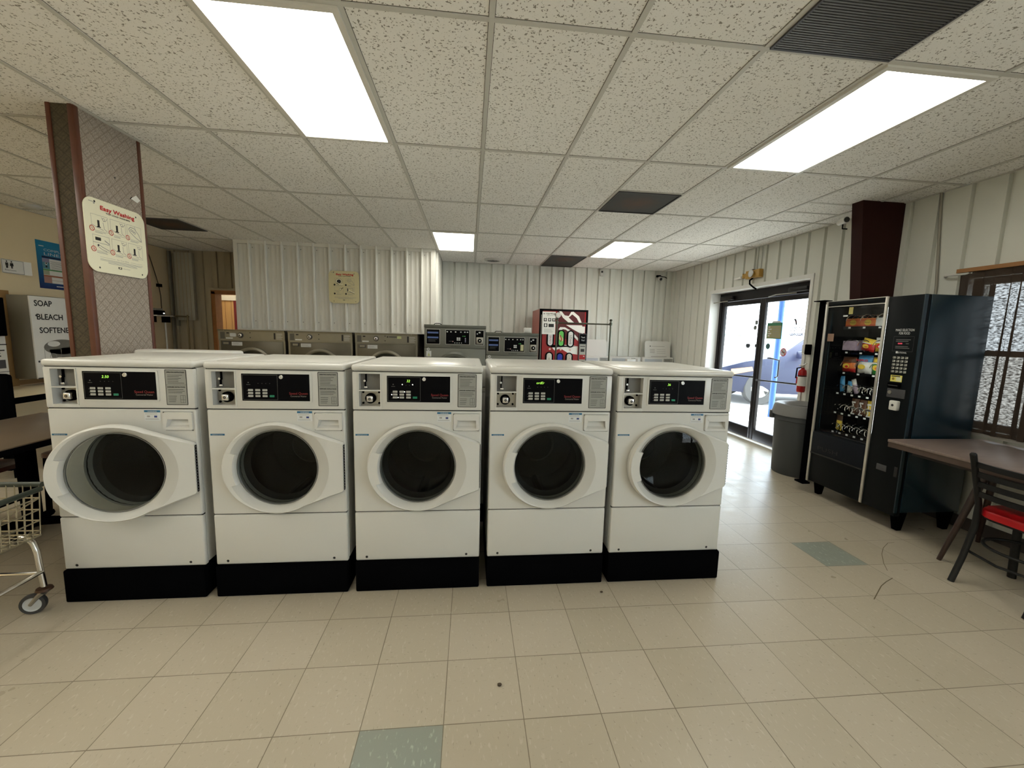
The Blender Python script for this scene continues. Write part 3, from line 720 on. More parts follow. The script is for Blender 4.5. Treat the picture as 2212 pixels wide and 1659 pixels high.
for i, x in enumerate(WX):
    front_loader('front_load_washer', (x, YF, .178), L5[i], DSP[i], LED[i], math.radians(11) if i == 0 else 0)
for i, x in enumerate(WX):
    plinth(x+(.0 if i < 4 else -.005), WD+(0 if i < 4 else .012), ('black plinth under the washer with the open door', 'black plinth under the unlit second washer', 'black plinth under the middle washer showing 32', 'black plinth under the washer reading order', 'black plinth at the right end of the row, beside the open floor')[i])
# ================================================================== top-load washers
def top_loader(name, loc, rz, label, lid_deg, zb=0., group='white top load washers', front_print=True):
    t = thing(name, loc, label, 'washing machine', rz, group)
    w, d, h = .635, .66, .93
    m = MB(); m.box(0, w, 0, d, .02, h-.03, wht, bev=.012); 
    for x in (.06, w-.06):
        for y in (.06, d-.06): m.cyl((x, y, 0), (x, y, .03), .02, blk, 10)
    m.build('cabinet', t)
    m = MB(); ix, iy = .33, .30
    # deck with round-cornered opening, built as a ring
    n = 40; O_ = rrect(0, w, 0, d, .03, 9); I_ = rrect(.10, w-.10, .06, .48, .05, 9)
    a0 = [m.bm.verts.new((x, y, h-.03)) for x, y in O_]; a1 = [m.bm.verts.new((x, y, h)) for x, y in O_]
    b1 = [m.bm.verts.new((x, y, h)) for x, y in I_]; b0 = [m.bm.verts.new((x, y, h-.09)) for x, y in I_]
    for i in range(n):
        j = (i+1) % n; m._f([a0[i], a0[j], a1[j], a1[i]], wht, True); m._f([a1[i], a1[j], b1[j], b1[i]], wht); m._f([b1[i], b1[j], b0[j], b0[i]], wht, True)
    m._f(b0, wht2); m.build('top_deck', t)
    m = MB(); m.lathe([(.20, 0), (.205, .02), (.16, .012), (.15, -.04), (0, -.045)], (w/2, .27, h-.085), ZA, drumm, 32); m.build('tub', t)
    m = MB(); m.box(.0, w, d-.16, d, h, h+.155, wht2, bev=.02, seg=3); cn = m.build('console', t)
    b = Bd((0, d-.16, h), *FRONT); b.rect(.05, .40, .05, .12, M('console_strip_gray', (.42, .45, .48), .4), 2); b.rect(.43, .61, .03, .13, lblg, 2); fake_lines(b, .45, .60, [.115-.012*k for k in range(6)], .003, ink, 3); b.build('control_strip', cn)
    m = MB(); a = math.radians(lid_deg); T_ = Matrix.Translation((0, .50, h+.004)) @ Matrix.Rotation(-a, 4, 'X')
    P_ = rrect(.06, w-.06, -.47, 0, .05, 6)
    lo = [m.bm.verts.new(T_ @ Vector((x, y, 0))) for x, y in P_]; hi = [m.bm.verts.new(T_ @ Vector((x, y, .022))) for x, y in P_]
    k = len(P_); m._f(lo[::-1], wht2); m._f(hi, wht)
    for i in range(k): m._f([lo[i], lo[(i+1) % k], hi[(i+1) % k], hi[i]], wht, True)
    lid = m.build('lid', t)
    if front_print and lid_deg > 60:
        b = MB()
        def q(x0, x1, y0, y1, mm): b.poly([T_ @ Vector(p) for p in ((x0, -y0, -.001), (x0, -y1, -.001), (x1, -y1, -.001), (x1, -y0, -.001))], mm)
        q(.16, .18, .36, .38, ink); q(.20, .46, .365, .372, brown)
        for r_ in range(3): q(.16+.0*r_, .26, .30-.03*r_, .31-.03*r_, brown); q(.30, .48, .30-.035*r_, .305-.035*r_, brown)
        q(.18, .50, .16, .172, brown); q(.18, .46, .12, .125, brown)
        b.build('lid_print', lid)
    return t
# back-to-back row, seen only by their consoles
for i, (x, lb) in enumerate(((-1.93+.0, 'top load washer standing back to back behind the first front loader'), (-1.2, 'top load washer hidden behind the second front loader'), (-.42, 'top load washer behind the middle front loader, its corner seen in the gap'), (.31, 'top load washer behind the fourth front loader'), (1.0, 'top load washer behind the right end front loader'))):
    o = top_loader('top_load_washer', (-1.567 if i == 0 else x+.66, 2.0, .178 if i == 0 else .13), PI, lb, 0) if i in (0,) else dup(BB, (x+.66, 2.0, .13), PI, lb)
    if i == 0: BB = o
# low curbs under that row
m = MB(); m.box(-2.2, 1.72, 1.36, 1.98, 0, .13, blk); o = m.build('washer_curb'); tag(o, 'long low black curb carrying the back to back top load washers', 'plinth')
BB.location.z = .207
m = MB(); m.box(-2.0, -1.58, 1.40, 1.96, .131, .206, blk); o = m.build('riser_block'); tag(o, 'black riser block under the leftmost back to back washer', 'plinth')
# washers along the back wall, seen by their raised lids and consoles
top_loader('top_load_washer', (2.115, 5.40, 0), 0, 'bluish white top load washer with raised lid beside the soda machine', 97, front_print=False, group=None)
top_loader('top_load_washer', (2.76, 5.45, 0), 0, 'top load washer with closed lid between the two raised lids at the back', 0, group=None)
top_loader('top_load_washer', (3.405, 5.42, 0), 0, 'top load washer with printed lid propped open in the back right corner', 100, group=None)
m = MB(); m.box(0, .17, 0, .10, 0, .10, wht2, bev=.006); bx = m.build('soap_box', None, (2.98, 5.62, .9575)); tag(bx, 'small white carton left on the closed washer lid at the back', 'box')
m = MB(); m.lathe([(.035, 0), (.045, .11), (.043, .11), (.034, .004), (0, .004)], (0, 0, 0), ZA, wht2, 20); bx = m.build('paper_cup', None, (3.24, 5.75, .9575)); tag(bx, 'white paper cup on the closed washer lid at the back', 'cup')
# ================================================================== stainless dryers under the ribbed wall
dsteel = M('dryer_steel', (.26, .245, .20), .36, .75, var=.12, scale=9); dpan = M('dryer_door_panel', (.11, .10, .075), .35, .6, var=.15)
def dryer(name, x, label, note, first=None):
    w, d, h = .945, 1.0, 1.415
    t = thing(name, (x, 4.86, 0), label, 'dryer', group='stainless tumble dryers under the ribbed wall')
    m = MB(); m.box(0, w, .012, d, .08, h, dsteel); m.box(.02, w-.02, .05, d, 0, .08, blk); m.build('cabinet', t)
    m = MB(); m.box(0, w, -.012, .03, h-.022, h+.003, M('steel_trim', (.20, .18, .13), .4, .8)); 
    for xx in (.10, .92): m.ball((xx*.93+.0, -.014, h-.010), .007, chrome, 8)
    m.build('top_trim', t)
    m = MB(); m.box(0, w, 0, .012, h-.150, h-.024, dsteel); cp = m.build('control_panel', t)
    m = MB(); kx, kz = .318, h-.080
    m.lathe([(.040, 0), (.040, -.008), (.032, -.012), (.032, -.006)], (kx, 0, kz), YA, dkg, 24)
    m.lathe([(.026, -.006), (.026, -.028), (.022, -.031), (.012, -.031), (.012, -.026), (0, -.026)], (kx, 0, kz), YA, chrome, 24); m.disc((kx, -.027, kz), -YA, .012, ink, 16); m.build('coin_knob', cp)
    b = Bd((0, 0, 0), *FRONT)
    b.rect(.030, .095, kz-.055, kz+.045, M('plate_dark', (.09, .085, .07), .4), 1); b.rect(.118, .155, kz+.022, kz+.040, ink, 2); b.rect(.108, .205, kz-.055, kz-.035, lwh, 2)
    for zz in (-.030, .042): b.disc(.452, kz+zz, .008, ink, 2)
    b.rect(.788, .812, kz-.050, kz+.045, ink, 2); fake_lines(b, .825, .92, [kz+.035-.016*k for k in range(6)], .004, lwh, 2, .4, 7)
    if note == 'paper': b.poly(rrect(.165, .255, kz-.022, kz+.030, .015), lwh, 3)
    if note == 'sticker': b.rect(.48, .50, kz+.020, kz+.040, ink, 2); b.rect(.51, .63, kz+.024, kz+.038, dkg, 2); b.rect(.635, .70, kz+.005, kz+.045, M('note_yellow', (.55, .6, .3), .6), 3)
    b.build('panel_marks', cp)
    m = MB(); m.box(.03, w-.03, 0, .012, .62, h-.165, dpan, bev=.003)
    dpn = m.build('upper_door_panel', t)
    m = MB(); m.box(.055, .16, -.006, .0, h-.225, h-.175, dkg, bev=.003); m.box(.07, .145, -.009, -.004, h-.215, h-.185, dsteel); m.build('coin_drawer', dpn)
    b = Bd((0, 0, 0), *FRONT); b.rect(.185, .335, h-.235, h-.180, lwh, 2); fake_lines(b, .20, .32, [h-.192-.009*k for k in range(4)], .0025, brown, 3); b.build('notice_label', dpn)
    m = MB(); m.lathe([(.30, 0), (.30, -.03), (.27, -.04), (.25, -.03)], (w/2, 0, .86), YA, dsteel, 40); dd = m.build('door', t)
    m = MB(); m.lathe([(.25, -.028), (.15, -.035), (0, -.038)], (w/2, 0, .86), YA, dglass, 40); m.build('door_glass', dd)
    m = MB(); m.lathe([(.24, 0), (.25, .3), (0, .32)], (w/2, 0.0, .86), YA, drumm, 32); m.build('drum', t)
    m = MB(); m.box(.03, w-.03, 0, .012, .10, .53, dsteel, bev=.003); m.build('lint_panel', t)
    return t
dryer('tumble_dryer', -3.665, 'stainless tumble dryer with a white paper tag, nearest the wood framed doorway', 'paper')
dryer('tumble_dryer', -2.675, 'middle stainless tumble dryer under the small washing sign', '')
dryer('tumble_dryer', -1.688, 'stainless tumble dryer with a yellow note, next to the tall gray washer', 'sticker')
# ================================================================== gray washer-extractors
graym = M('gray_hammered_enamel', (.17, .175, .15), .45, .1, var=.05)
grayd = M('gray_top_enamel', (.11, .115, .095), .5, .1)
pblue = M('panel_print_blue', (.10, .16, .42), .5)
def extractor(x, w, h, label, note):
    t = thing('washer_extractor', (x, 4.42, 0), label, 'washing machine', group='gray washer extractors')
    d = .62; k = w/.93
    m = MB(); m.box(0, w, 0, d, .10, h-.34, graym, bev=.006); m.box(.03, w-.03, .04, d, 0, .10, blk); m.build('cabinet', t)
    m = MB(); m.box(0, w, 0, d, h-.336, h-.045, graym, bev=.004); m.box(-.003, w+.003, -.006, d, h-.045, h, grayd, bev=.004)
    m.tube([(.13, .1, h), (.15, .1, h+.018), (.22, .1, h+.018), (.24, .1, h)], .006, blk, 6); cn = m.build('console', t)
    z0, z1 = h-.285, h-.065
    b = MB()
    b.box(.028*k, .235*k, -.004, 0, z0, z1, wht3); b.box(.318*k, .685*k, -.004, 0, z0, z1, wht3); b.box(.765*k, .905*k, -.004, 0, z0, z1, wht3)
    for xa, xb in ((.034, .228), (.324, .678), (.773, .898)): b.box(xa*k, xb*k, -.006, -.003, z0+.006, z1-.006, blkg)
    pn = b.build('display_panel', cn)
    b = Bd((0, -.006, 0), *FRONT)
    for zz in (z1-.052, z1-.122): b.rect(.048*k, .21*k, zz-.012, zz+.012, pblue, 1)
    fake_lines(b, .06*k, .20*k, [z1-.15, z1-.165, z1-.18], .003, dim, 1, .3)
    for q_, xx in enumerate((.345, .40, .47, .55, .61, .65)): b.disc(xx*k, z1-.035, .012*k, lwh, 1, .008)
    b.rect(.60*k, .62*k, z1-.10, z1-.09, M('print_lime', (.1, .5, .12), .5)); b.rect(.575*k, .59*k, z1-.10, z1-.09, MATS['print_lime'])
    for q_ in range(4): b.disc((.46+.033*q_)*k, z0+.025, .007, lwh)
    for xx in (.50, .53):
        for zz in (z0+.07, z0+.095): b.rect((xx-.012)*k, (xx+.012)*k, zz-.010, zz+.010, lwh)
    b.disc(.43*k, z0+.045, .008, M('print_pink', (.7, .4, .38), .5)); fake_lines(b, .37*k, .42*k, [z0+.047], .006, dim)
    b.disc(.80*k, z1-.055, .009, lwh); b.disc(.835*k, z1-.035, .016, lwh, 1, .010)
    if note: b.rect(.61*k, .665*k, z0+.02, z0+.11, M('sticky_note', (.62, .60, .36), .6), 2)
    else:
        for q_ in range(3): b.disc(.62*k, z0+.045+q_*.024, .008, M('print_lilac', (.5, .5, .7), .5))
    b.text('HUEBSCH', .47*k, z0-.036, .024, ink, 1, w=.14*k)
    b.build('panel_print', pn)
    b = MB(); b.box(.785*k, .890*k, -.010, -.004, z0+.014, z0+.115, steel, bev=.002); b.lathe([(.030, -.010), (.030, -.016), (.014, -.020), (.013, -.028), (0, -.028)], (.838*k, 0, z0+.065), YA, blk, 20); b.ball((.838*k, -.026, z0+.065), .012, chrome, 10); b.build('coin_lock', cn)
    cz, r = .88 if w > .85 else .80, .26*k
    b = MB(); b.lathe([(r+.05, 0), (r+.05, -.02), (r+.02, -.05), (r-.02, -.05), (r-.03, -.03)], (w/2, 0, cz), YA, grayd, 40); dd = b.build('door', t)
    b = MB(); b.lathe([(r-.03, -.03), (r*.5, -.05), (0, -.055)], (w/2, 0, cz), YA, dglass, 40); b.build('door_glass', dd)
    b = MB(); b.box(w/2+r+.01, w/2+r+.06, -.07, -.01, cz-.05, cz+.05, blk, bev=.005); b.build('latch', dd)
    b = Bd((0, 0, 0), *FRONT); b.rect(.03*k, .105*k, h-.47, h-.385, lwh, 2); b.poly([(.045*k, h-.46), (.09*k, h-.46), (.067*k, h-.41)], M('note_yellow', (.55, .6, .3)), 3)
    b.disc(.06*k, h-.36, .022, lwh, 2); b.poly([(.05*k, h-.375), (.05*k, h-.345), (.085*k, h-.36)], lblg, 3); b.build('warning_label', t)
    return t
extractor(-.588, .897, 1.570, 'tall gray washer extractor between the dryers and the shorter gray washer', False)
extractor(.318, .785, 1.480, 'shorter gray washer extractor with a yellow note, beside the soda machine', True)
m = MB(); m.box(0, .11, 0, .10, 0, .085, wht2, bev=.01); o = m.build('white_tub', None, (.93, 4.75, 1.4825)); tag(o, 'small white plastic tub on top of the shorter gray washer', 'container')
# ================================================================== papered column
weave = NT('basket_weave_paper'); _v = weave.tc.outputs['Object']
def _wv(light, darkc, key):
    w = NT(key); v = w.tc.outputs['Object']; x, y, z = w.sep(v)
    a = w.math('MULTIPLY', w.math('ADD', w.math('ADD', x, y), z), 1/.048*.7071); b = w.math('MULTIPLY', w.math('SUBTRACT', w.math('ADD', x, y), z), 1/.048*.7071)
    fa, fb = w.math('FRACT', a), w.math('FRACT', b)
    ck = w.math('MODULO', w.math('ABSOLUTE', w.math('ADD', w.math('FLOOR', a), w.math('FLOOR', b))), 2)
    ea = w.math('MINIMUM', fa, w.math('SUBTRACT', 1, fa)); eb = w.math('MINIMUM', fb, w.math('SUBTRACT', 1, fb))
    edge = w.ramp(w.math('MINIMUM', ea, eb), .0, .10)
    st = w.math('ADD', w.math('MULTIPLY', ck, w.math('SINE', w.math('MULTIPLY', fa, 6*PI))), w.math('MULTIPLY', w.math('SUBTRACT', 1, ck), w.math('SINE', w.math('MULTIPLY', fb, 6*PI))))
    nn = w.noise(w.mapping(v, (1, 1, 1)), 130, 3, .7)
    c = w.mix(w.ramp(nn, .3, .7), tuple(k*.6 for k in light), tuple(min(1, k*1.3) for k in light))
    c = w.mix(w.math('MULTIPLY', w.ramp(st, -.2, -1), .38), c, tuple(k*.45 for k in light))
    c = w.mix(w.math('MULTIPLY', w.math('SUBTRACT', 1, edge), .55), c, darkc)
    w.L.new(c, w.b.inputs['Base Color']); w.b.inputs['Roughness'].default_value = .85; w.bump(edge, .35, .002); return w.m
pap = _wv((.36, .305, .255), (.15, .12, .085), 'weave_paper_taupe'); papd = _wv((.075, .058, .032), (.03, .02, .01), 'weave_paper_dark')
redwd = M('reddish_wood_trim', (.10, .030, .014), .4, var=.3, scale=12)
t = thing('papered_column', (-2.47, 1.19, 0), 'square column in basket weave paper with reddish wood corners, behind the left washer', 'column')
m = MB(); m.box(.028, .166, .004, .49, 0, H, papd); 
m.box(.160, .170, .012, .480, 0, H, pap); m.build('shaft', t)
for x0, x1, y0, y1 in ((.020, .044, -.004, .02), (.140, .176, -.006, .026), (.148, .176, .468, .496), (.020, .044, .47, .496)):
    m = MB(); m.box(x0, x1, y0, y1, 0, H, redwd, bev=.003); m.build('corner_trim', t)
m = MB(); m.poly([(.172, .375, 2.335), (.172, .43, 2.32), (.172, .46, 2.345), (.172, .425, 2.37)], paper); m.tube([(.170, .372, 2.33), (.18, .375, 2.345)], .002, blk, 6); o = m.build('paper_scrap', None, (-2.47, 1.19, 0)); tag(o, 'torn white paper scrap stapled high on the papered column', 'paper scrap')
m = MB(); m.disc((-2.297, 1.445, 2.43), XA, .006, ink, 8); m.build('nail_hole', t, (2.47, -1.19, 0))
# ------------------------------------------------------------------ washing instruction signs
def easy_sign(name, o, basis, w, h, label, kind):
    u, v = basis; t = thing(name, o, label, 'sign', group='easy washing instruction signs')
    m = MB(); m.prism(rrect(0, w, 0, h, w*.14, 8), (0, 0, 0), u, v, .001, .005, cream if kind == 6 else M('sign_cream_aged', (.66, .60, .36), .5, var=.04)); pl = m.build('plate', t)
    b = Bd(u.cross(v)*.005, u, v); lw = w*.006
    b.text('Easy Washing', w*.53, h*.868, h*.078, red, 2, w=w*.56, shear=.05, bold=h*.004)
    b.text('TOP LOAD WASHERS' if kind == 6 else 'FRONT LOAD WASHERS', w*.53, h*.828, h*.026, ink, 2, w=w*.40, bold=h*.0012)
    b.build('title_print', t)
    b = Bd(u.cross(v)*.005, u, v); ph = brown
    xs = (.095, .385, .665) if kind == 6 else (.19, .56); pw = .255 if kind == 6 else .28
    n = 0
    for r_ in range(2):
        for i, x in enumerate(xs):
            n += 1; X, Y = x*w, (.565-.275*r_)*h; Wd, Hh = pw*w, .215*h
            b.frame(X, X+Wd, Y, Y+Hh, lw*.6, brown)
            if kind == 6 and n in (1, 2, 5, 6):          # agitator, hand with measuring cup
                ax_ = X+Wd*.42; b.line([(ax_, Y+Hh*.25), (ax_, Y+Hh*.68)], Wd*.13, ink); b.line([(ax_-Wd*.12, Y+Hh*.25), (ax_+Wd*.12, Y+Hh*.25)], Wd*.05, ink)
                b.line([(X+Wd*.62, Y+Hh*.92), (X+Wd*.72, Y+Hh*.70), (X+Wd*.86, Y+Hh*.72), (X+Wd*.96, Y+Hh*.9)], lw, brown); b.ring(X+Wd*.75, Y+Hh*.80, Wd*.08, lw, brown)
                b.line([(X+Wd*.04, Y+Hh*.32), (X+Wd*.25, Y+Hh*.22), (X+Wd*.7, Y+Hh*.1)], lw, brown); b.line([(X+Wd*.7, Y+Hh*.62), (X+Wd*.74, Y+Hh*.2), (X+Wd*.92, Y+Hh*.08)], lw, brown)
            elif n == 4 and kind == 6:
                b.rect(X+Wd*.15, X+Wd*.48, Y+Hh*.66, Y+Hh*.86, ink); b.line([(X, Y+Hh*.52), (X+Wd, Y+Hh*.50)], lw, brown); b.line([(X+Wd*.98, Y+Hh*.56), (X+Wd*.7, Y+Hh*.74)], lw*2, brown)
                b.line([(X+Wd*.95, Y+Hh*.12), (X+Wd*.5, Y+Hh*.30), (X+Wd*.3, Y+Hh*.42), (X+Wd*.25, Y+Hh*.30), (X+Wd*.5, Y+Hh*.12), (X+Wd*.8, Y+Hh*.05)], lw*1.4, brown); b.disc(X+Wd*.3, Y+Hh*.36, Wd*.05, ink)
            elif kind == 4 and n == 1:
                b.disc(X+Wd*.5, Y+Hh*.52, Wd*.40, ink, 1, Hh*.42); b.disc(X+Wd*.5, Y+Hh*.52, Wd*.37, cream, 2, Hh*.39); b.disc(X+Wd*.52, Y+Hh*.5, Wd*.25, ink, 3, Hh*.28); b.line([(X+Wd*.2, Y+Hh*.4), (X+Wd*.6, Y+Hh*.12), (X+Wd, Y+Hh*.1)], lw*5, cream, 4); b.line([(X+Wd*.25, Y+Hh*.3), (X+Wd*.5, Y+Hh*.06)], lw*2, ink, 5)
            elif kind == 4 and n == 4:
                b.frame(X+Wd*.12, X+Wd*.85, Y+Hh*.2, Y+Hh*.86, lw*2, brown); b.disc(X+Wd*.22, Y+Hh*.6, Wd*.05, ink, 3, Hh*.24); b.line([(X+Wd*.34, Y+Hh*.6), (X+Wd*.6, Y+Hh*.38), (X+Wd, Y+Hh*.2)], lw*5, cream, 3); b.line([(X+Wd*.4, Y+Hh*.4), (X+Wd*.98, Y+Hh*.06)], lw*2, ink, 4)
            elif kind == 4 and n == 3:
                b.disc(X+Wd*.65, Y+Hh*.65, Wd*.13, ink, 1); b.disc(X+Wd*.65, Y+Hh*.65, Wd*.10, cream, 2); b.line([(X+Wd*.75, Y+Hh*.7), (X+Wd, Y+Hh*.9)], lw*3, ink, 2); b.line([(X, Y+Hh*.4), (X+Wd*.5, Y+Hh*.4)], lw, brown); b.frame(X+Wd*.25, X+Wd*.5, Y+Hh*.12, Y+Hh*.38, lw, brown)
            else:                                         # hand holding a garment corner
                b.line([(X+Wd*.12, Y+Hh*.70), (X+Wd*.25, Y+Hh*.86), (X+Wd*.5, Y+Hh*.84), (X+Wd*.8, Y+Hh*.5), (X+Wd, Y+Hh*.02)], lw*1.6, brown); b.line([(X+Wd*.12, Y+Hh*.70), (X+Wd*.22, Y+Hh*.5), (X+Wd*.6, Y+Hh*.2), (X+Wd*.98, Y+Hh*.02)], lw*1.6, brown)
                for k in range(3): b.ring(X+Wd*(.30+.12*k), Y+Hh*(.66-.06*k), Wd*.07, lw*1.3, brown)
                b.line([(X+Wd*.55, Y+Hh*.98), (X+Wd*.62, Y+Hh*.72)], lw, brown)
            rr = w*.036 if kind == 6 else w*.03
            if kind == 6: b.ring(X, Y+Hh*.08, rr, w*.008, red, 4); b.text(str(n), X, Y+Hh*.08-rr*.45, rr*1.3, red, 5)
            else: b.disc(X, Y+Hh*.02, rr, ink, 4)
            fake_lines(b, X+Wd*.18, X+Wd*.85, [Y-h*.014, Y-h*.027], h*.005, brown, 1, .4, n)
    b.line([(w*.18, h*.212), (w*.42, h*.212)], lw*.5, brown); b.line([(w*.68, h*.212), (w*.90, h*.212)], lw*.5, brown); b.text('For Your Safety', w*.55, h*.205, h*.022, brown, 2, w=w*.2)
    fake_lines(b, w*.18, w*.92, [h*.185, h*.170], h*.005, brown, 1, .1, 3); fake_lines(b, w*.30, w*.80, [h*.155, h*.140], h*.005, brown, 1, .1, 4)
    b.rect(w*.46, w*.52, h*.085, h*.115, ink, 1); b.rect(w*.475, w*.505, h*.094, h*.108, cream, 2); b.text('MAYTAG', w*.60, h*.092, h*.022, brown, 2, w=w*.12)
    b.disc(w*.17, h*.955, w*.014, ink, 1); b.rect(w*.08, w*.15, h*.94, h*.948, brown); b.disc(w*.16, h*.93, w*.012, brown)
    for x, y in ((.84, .925), (.16, .06), (.88, .06)): b.disc(x*w, y*h, w*.012, ink, 3)
    b.build('drawing_print', t); return t
easy_sign('instruction_sign', (-2.292, 1.178, 1.79), EAST, .475, .455, 'cream Easy Washing sign with six numbered pictures on the papered column', 6)
easy_sign('instruction_sign', (-2.105, 5.016, 1.868), FRONT, .455, .49, 'small yellowed Easy Washing sign with four pictures on the ribbed dryer wall', 4)
# ------------------------------------------------------------------ cream wall: poster, restroom sign, soap vendor, changer
t = thing('line_up_poster', (X0+.002, 3.955, 1.87), 'blue soap line-up poster with colored price rows on the cream wall', 'poster')
def grad(key, a, b, h, ax=2):
    g = NT(key); z = g.sep(g.tc.outputs['Object'])[ax]; f = g.ramp(g.math('ADD', z, g.math('MULTIPLY', g.noise(g.tc.outputs['Object'], 14), .08)), .0, h)
    g.L.new(g.mix(f, a, b), g.b.inputs['Base Color']); g.b.inputs['Roughness'].default_value = .35; return g.m
m = MB(); m.box(0, .004, 0, .50, 0, .575, grad('poster_blue', (.012, .015, .13), (.02, .23, .42), .55)); m.build('sheet', t)
b = Bd((.0045, 0, 0), *EAST); pw_ = paper
b.text('COMPLETE', .085, .455, .040, lwh, 2, 'L', w=.30); b.text('LINE-UP', .085, .405, .048, lwh, 2, 'L', w=.34); b.rect(.03, .09, .505, .515, lwh, 1)
b.rect(.055, .46, .372, .392, M('print_darkblue', (.005, .01, .06), .5), 1)
P1, P2, P3, P4, P5 = M('print_teal', (.10, .27, .34), .5), M('print_violet', (.30, .26, .38), .5), M('print_grass', (.10, .34, .12), .5), M('print_brick', (.42, .16, .09), .5), M('print_rose', (.45, .25, .21), .5)
b.rect(.055, .44, .07, .366, paper, 1); b.rect(.055, .14, .24, .32, P1, 2); b.rect(.055, .14, .32, .366, P2, 2); b.rect(.055, .44, .222, .238, P3, 2); b.rect(.055, .13, .17, .222, M('print_sage', (.40, .42, .28), .5), 2); b.rect(.055, .44, .145, .165, P4, 2); b.rect(.055, .15, .07, .145, P5, 2)
b.disc(.098, .305, .016, paper, 3); b.disc(.098, .308, .010, ink, 4); b.disc(.098, .268, .012, ink, 3)
for k in range(5): b.rect(.15, .44, .335-.026*k, .338-.026*k, dkg, 3)
fake_lines(b, .16, .42, [.322-.026*k for k in range(4)], .003, brown, 3, .3)
b.rect(.15, .44, .105, .108, P4, 3); b.text('www', .20, .03, .022, lwh, 2, 'L', w=.12) if False else fake_lines(b, .20, .40, [.035], .012, lwh, 2, .1)
b.build('poster_print', t)
t = thing('restroom_sign', (X0+.012, 3.545, 1.995), 'curling white restrooms sign with two figures on the cream wall', 'sign')
m = MB(); rows = []
for i in range(13):
    y = .29*i/12; x = .004+.03*max(0, (i/12-.8)/.2)**2; rows.append([(x, y, 0), (x, y, .155)])
m.rings(rows, paper, closed=False); sh = m.build('sheet', t)
b = Bd((.006, 0, 0), *EAST); b.frame(.004, .232, .004, .151, .003, ink)
for x, wd_ in ((.055, .010), (.105, .016)):
    b.disc(x, .132, .008, ink, 2); b.poly([(x-.015, .118), (x+.015, .118), (x+wd_+.004, .085), (x-wd_-.004, .085)], ink, 2); b.rect(x-.009, x-.001, .058, .088, ink, 2); b.rect(x+.001, x+.009, .058, .088, ink, 2)
b.text('Restrooms', .088, .030, .024, dkg, 2, w=.115); b.build('sign_print', t)
t = thing('soap_dispenser', (X0+.025, 3.54, .80), 'gray wall dispenser lettered SOAP BLEACH SOFTENER on its white front', 'vending machine')
gsd = M('dispenser_gray', (.24, .225, .185), .5, .2)
m = MB(); m.box(0, .22, 0, .85, 0, .955, gsd, bev=.004); m.build('housing', t)
m = MB(); m.box(.22, .237, 0, .85, .0, .95, paper, bev=.003); fp = m.build('front_panel', t)
b = Bd((.2375, 0, 0), *EAST)
for k, s_ in enumerate(('SOAP', 'BLEACH', 'SOFTENER')): b.text(s_, .045+.015*k, .84-.155*k, .092, ink, 2, 'L', w=(.20, .30, .40)[k], bold=.002)
b.poly([(.20+.40*math.cos(a)*.55+.12, .36+.09*math.sin(a)) for a in [2*PI*i/28 for i in range(28)]], M('print_midgray', (.20, .19, .165), .5), 1)
b.poly([(.16, .34), (.56, .36), (.66, .18), (.20, .16)], MATS['print_midgray'], 1)
for x, y, r_ in ((.22, .40, .075), (.27, .22, .04), (.45, .24, .04)): b.disc(x, y, r_, paper, 3, r_*.45)
b.frame(.10, .30, .14, .34, .004, lblg, 2); b.ring(.20, .25, .04, .006, brown, 3); b.rect(.06, .20, .055, .105, dkg, 3); b.rect(.08, .19, .065, .095, paper, 4); b.rect(.0, .85, .0, .012, dkg, 2); b.disc(.055, .73, .012, dkg, 3); b.disc(.03, .20, .012, dkg, 3)
b.build('panel_print', fp)
t = thing('bill_changer', (X0+.025, 2.82, .72), 'white and black bill changer cut by the left picture side'.replace('picture side', 'end of the cream wall'), 'change machine')
m = MB(); m.box(0, .30, 0, .37, 0, 1.0, paper, bev=.005); m.build('cabinet', t)
m = MB(); m.box(.30, .34, .02, .36, .58, .98, blk, bev=.01); m.build('hood', t)
b = Bd((.305, 0, 0), *EAST); b.rect(.10, .37, .485, .495, ink, 1); fake_lines(b, .15, .35, [.43, .40, .37], .012, ink, 1, .3); b.rect(.22, .34, .24, .33, dkg, 1); b.rect(.10, .37, .20, .206, dkg, 1); b.frame(.12, .34, .06, .17, .006, lblg, 1); b.line([(.12, .17), (.30, .06)], .006, ink, 1); b.build('panel_print', t)
m = MB(); m.box(X0+.003, X0+.022, 3.45, 3.58, .70, 1.80, M('plywood_edge', (.30, .17, .06), .6, var=.2)); m.box(X0+.003, X0+.015, 3.585, 4.5, .72, .775, MATS['plywood_edge']); o = m.build('plywood_backer'); tag(o, 'brown plywood backer board around the wall dispensers', 'board')
# folding counter on the cream wall, dark back of something black in front
lam = M('cream_laminate', (.85, .74, .52), .35, var=.05, scale=5)
t = thing('folding_counter', (X0+.03, 2.56, 0), 'cream laminate folding counter with black edge along the cream wall', 'counter')
m = MB(); m.box(0, .78, 0, 1.85, .685, .715, lam); m.build('top', t)
m = MB(); m.box(.78, .795, 0, 1.85, .655, .715, blk); m.build('edge_strip', t)
for y in (.1, 1.7): m = MB(); m.box(.68, .74, y, y+.06, 0, .685, blk); m.build('leg', t)
b = Bd((0, 0, .7155), YA, -XA); b.disc(1.12, -.33, .02, ink, 1); b.build('burn_mark', t)
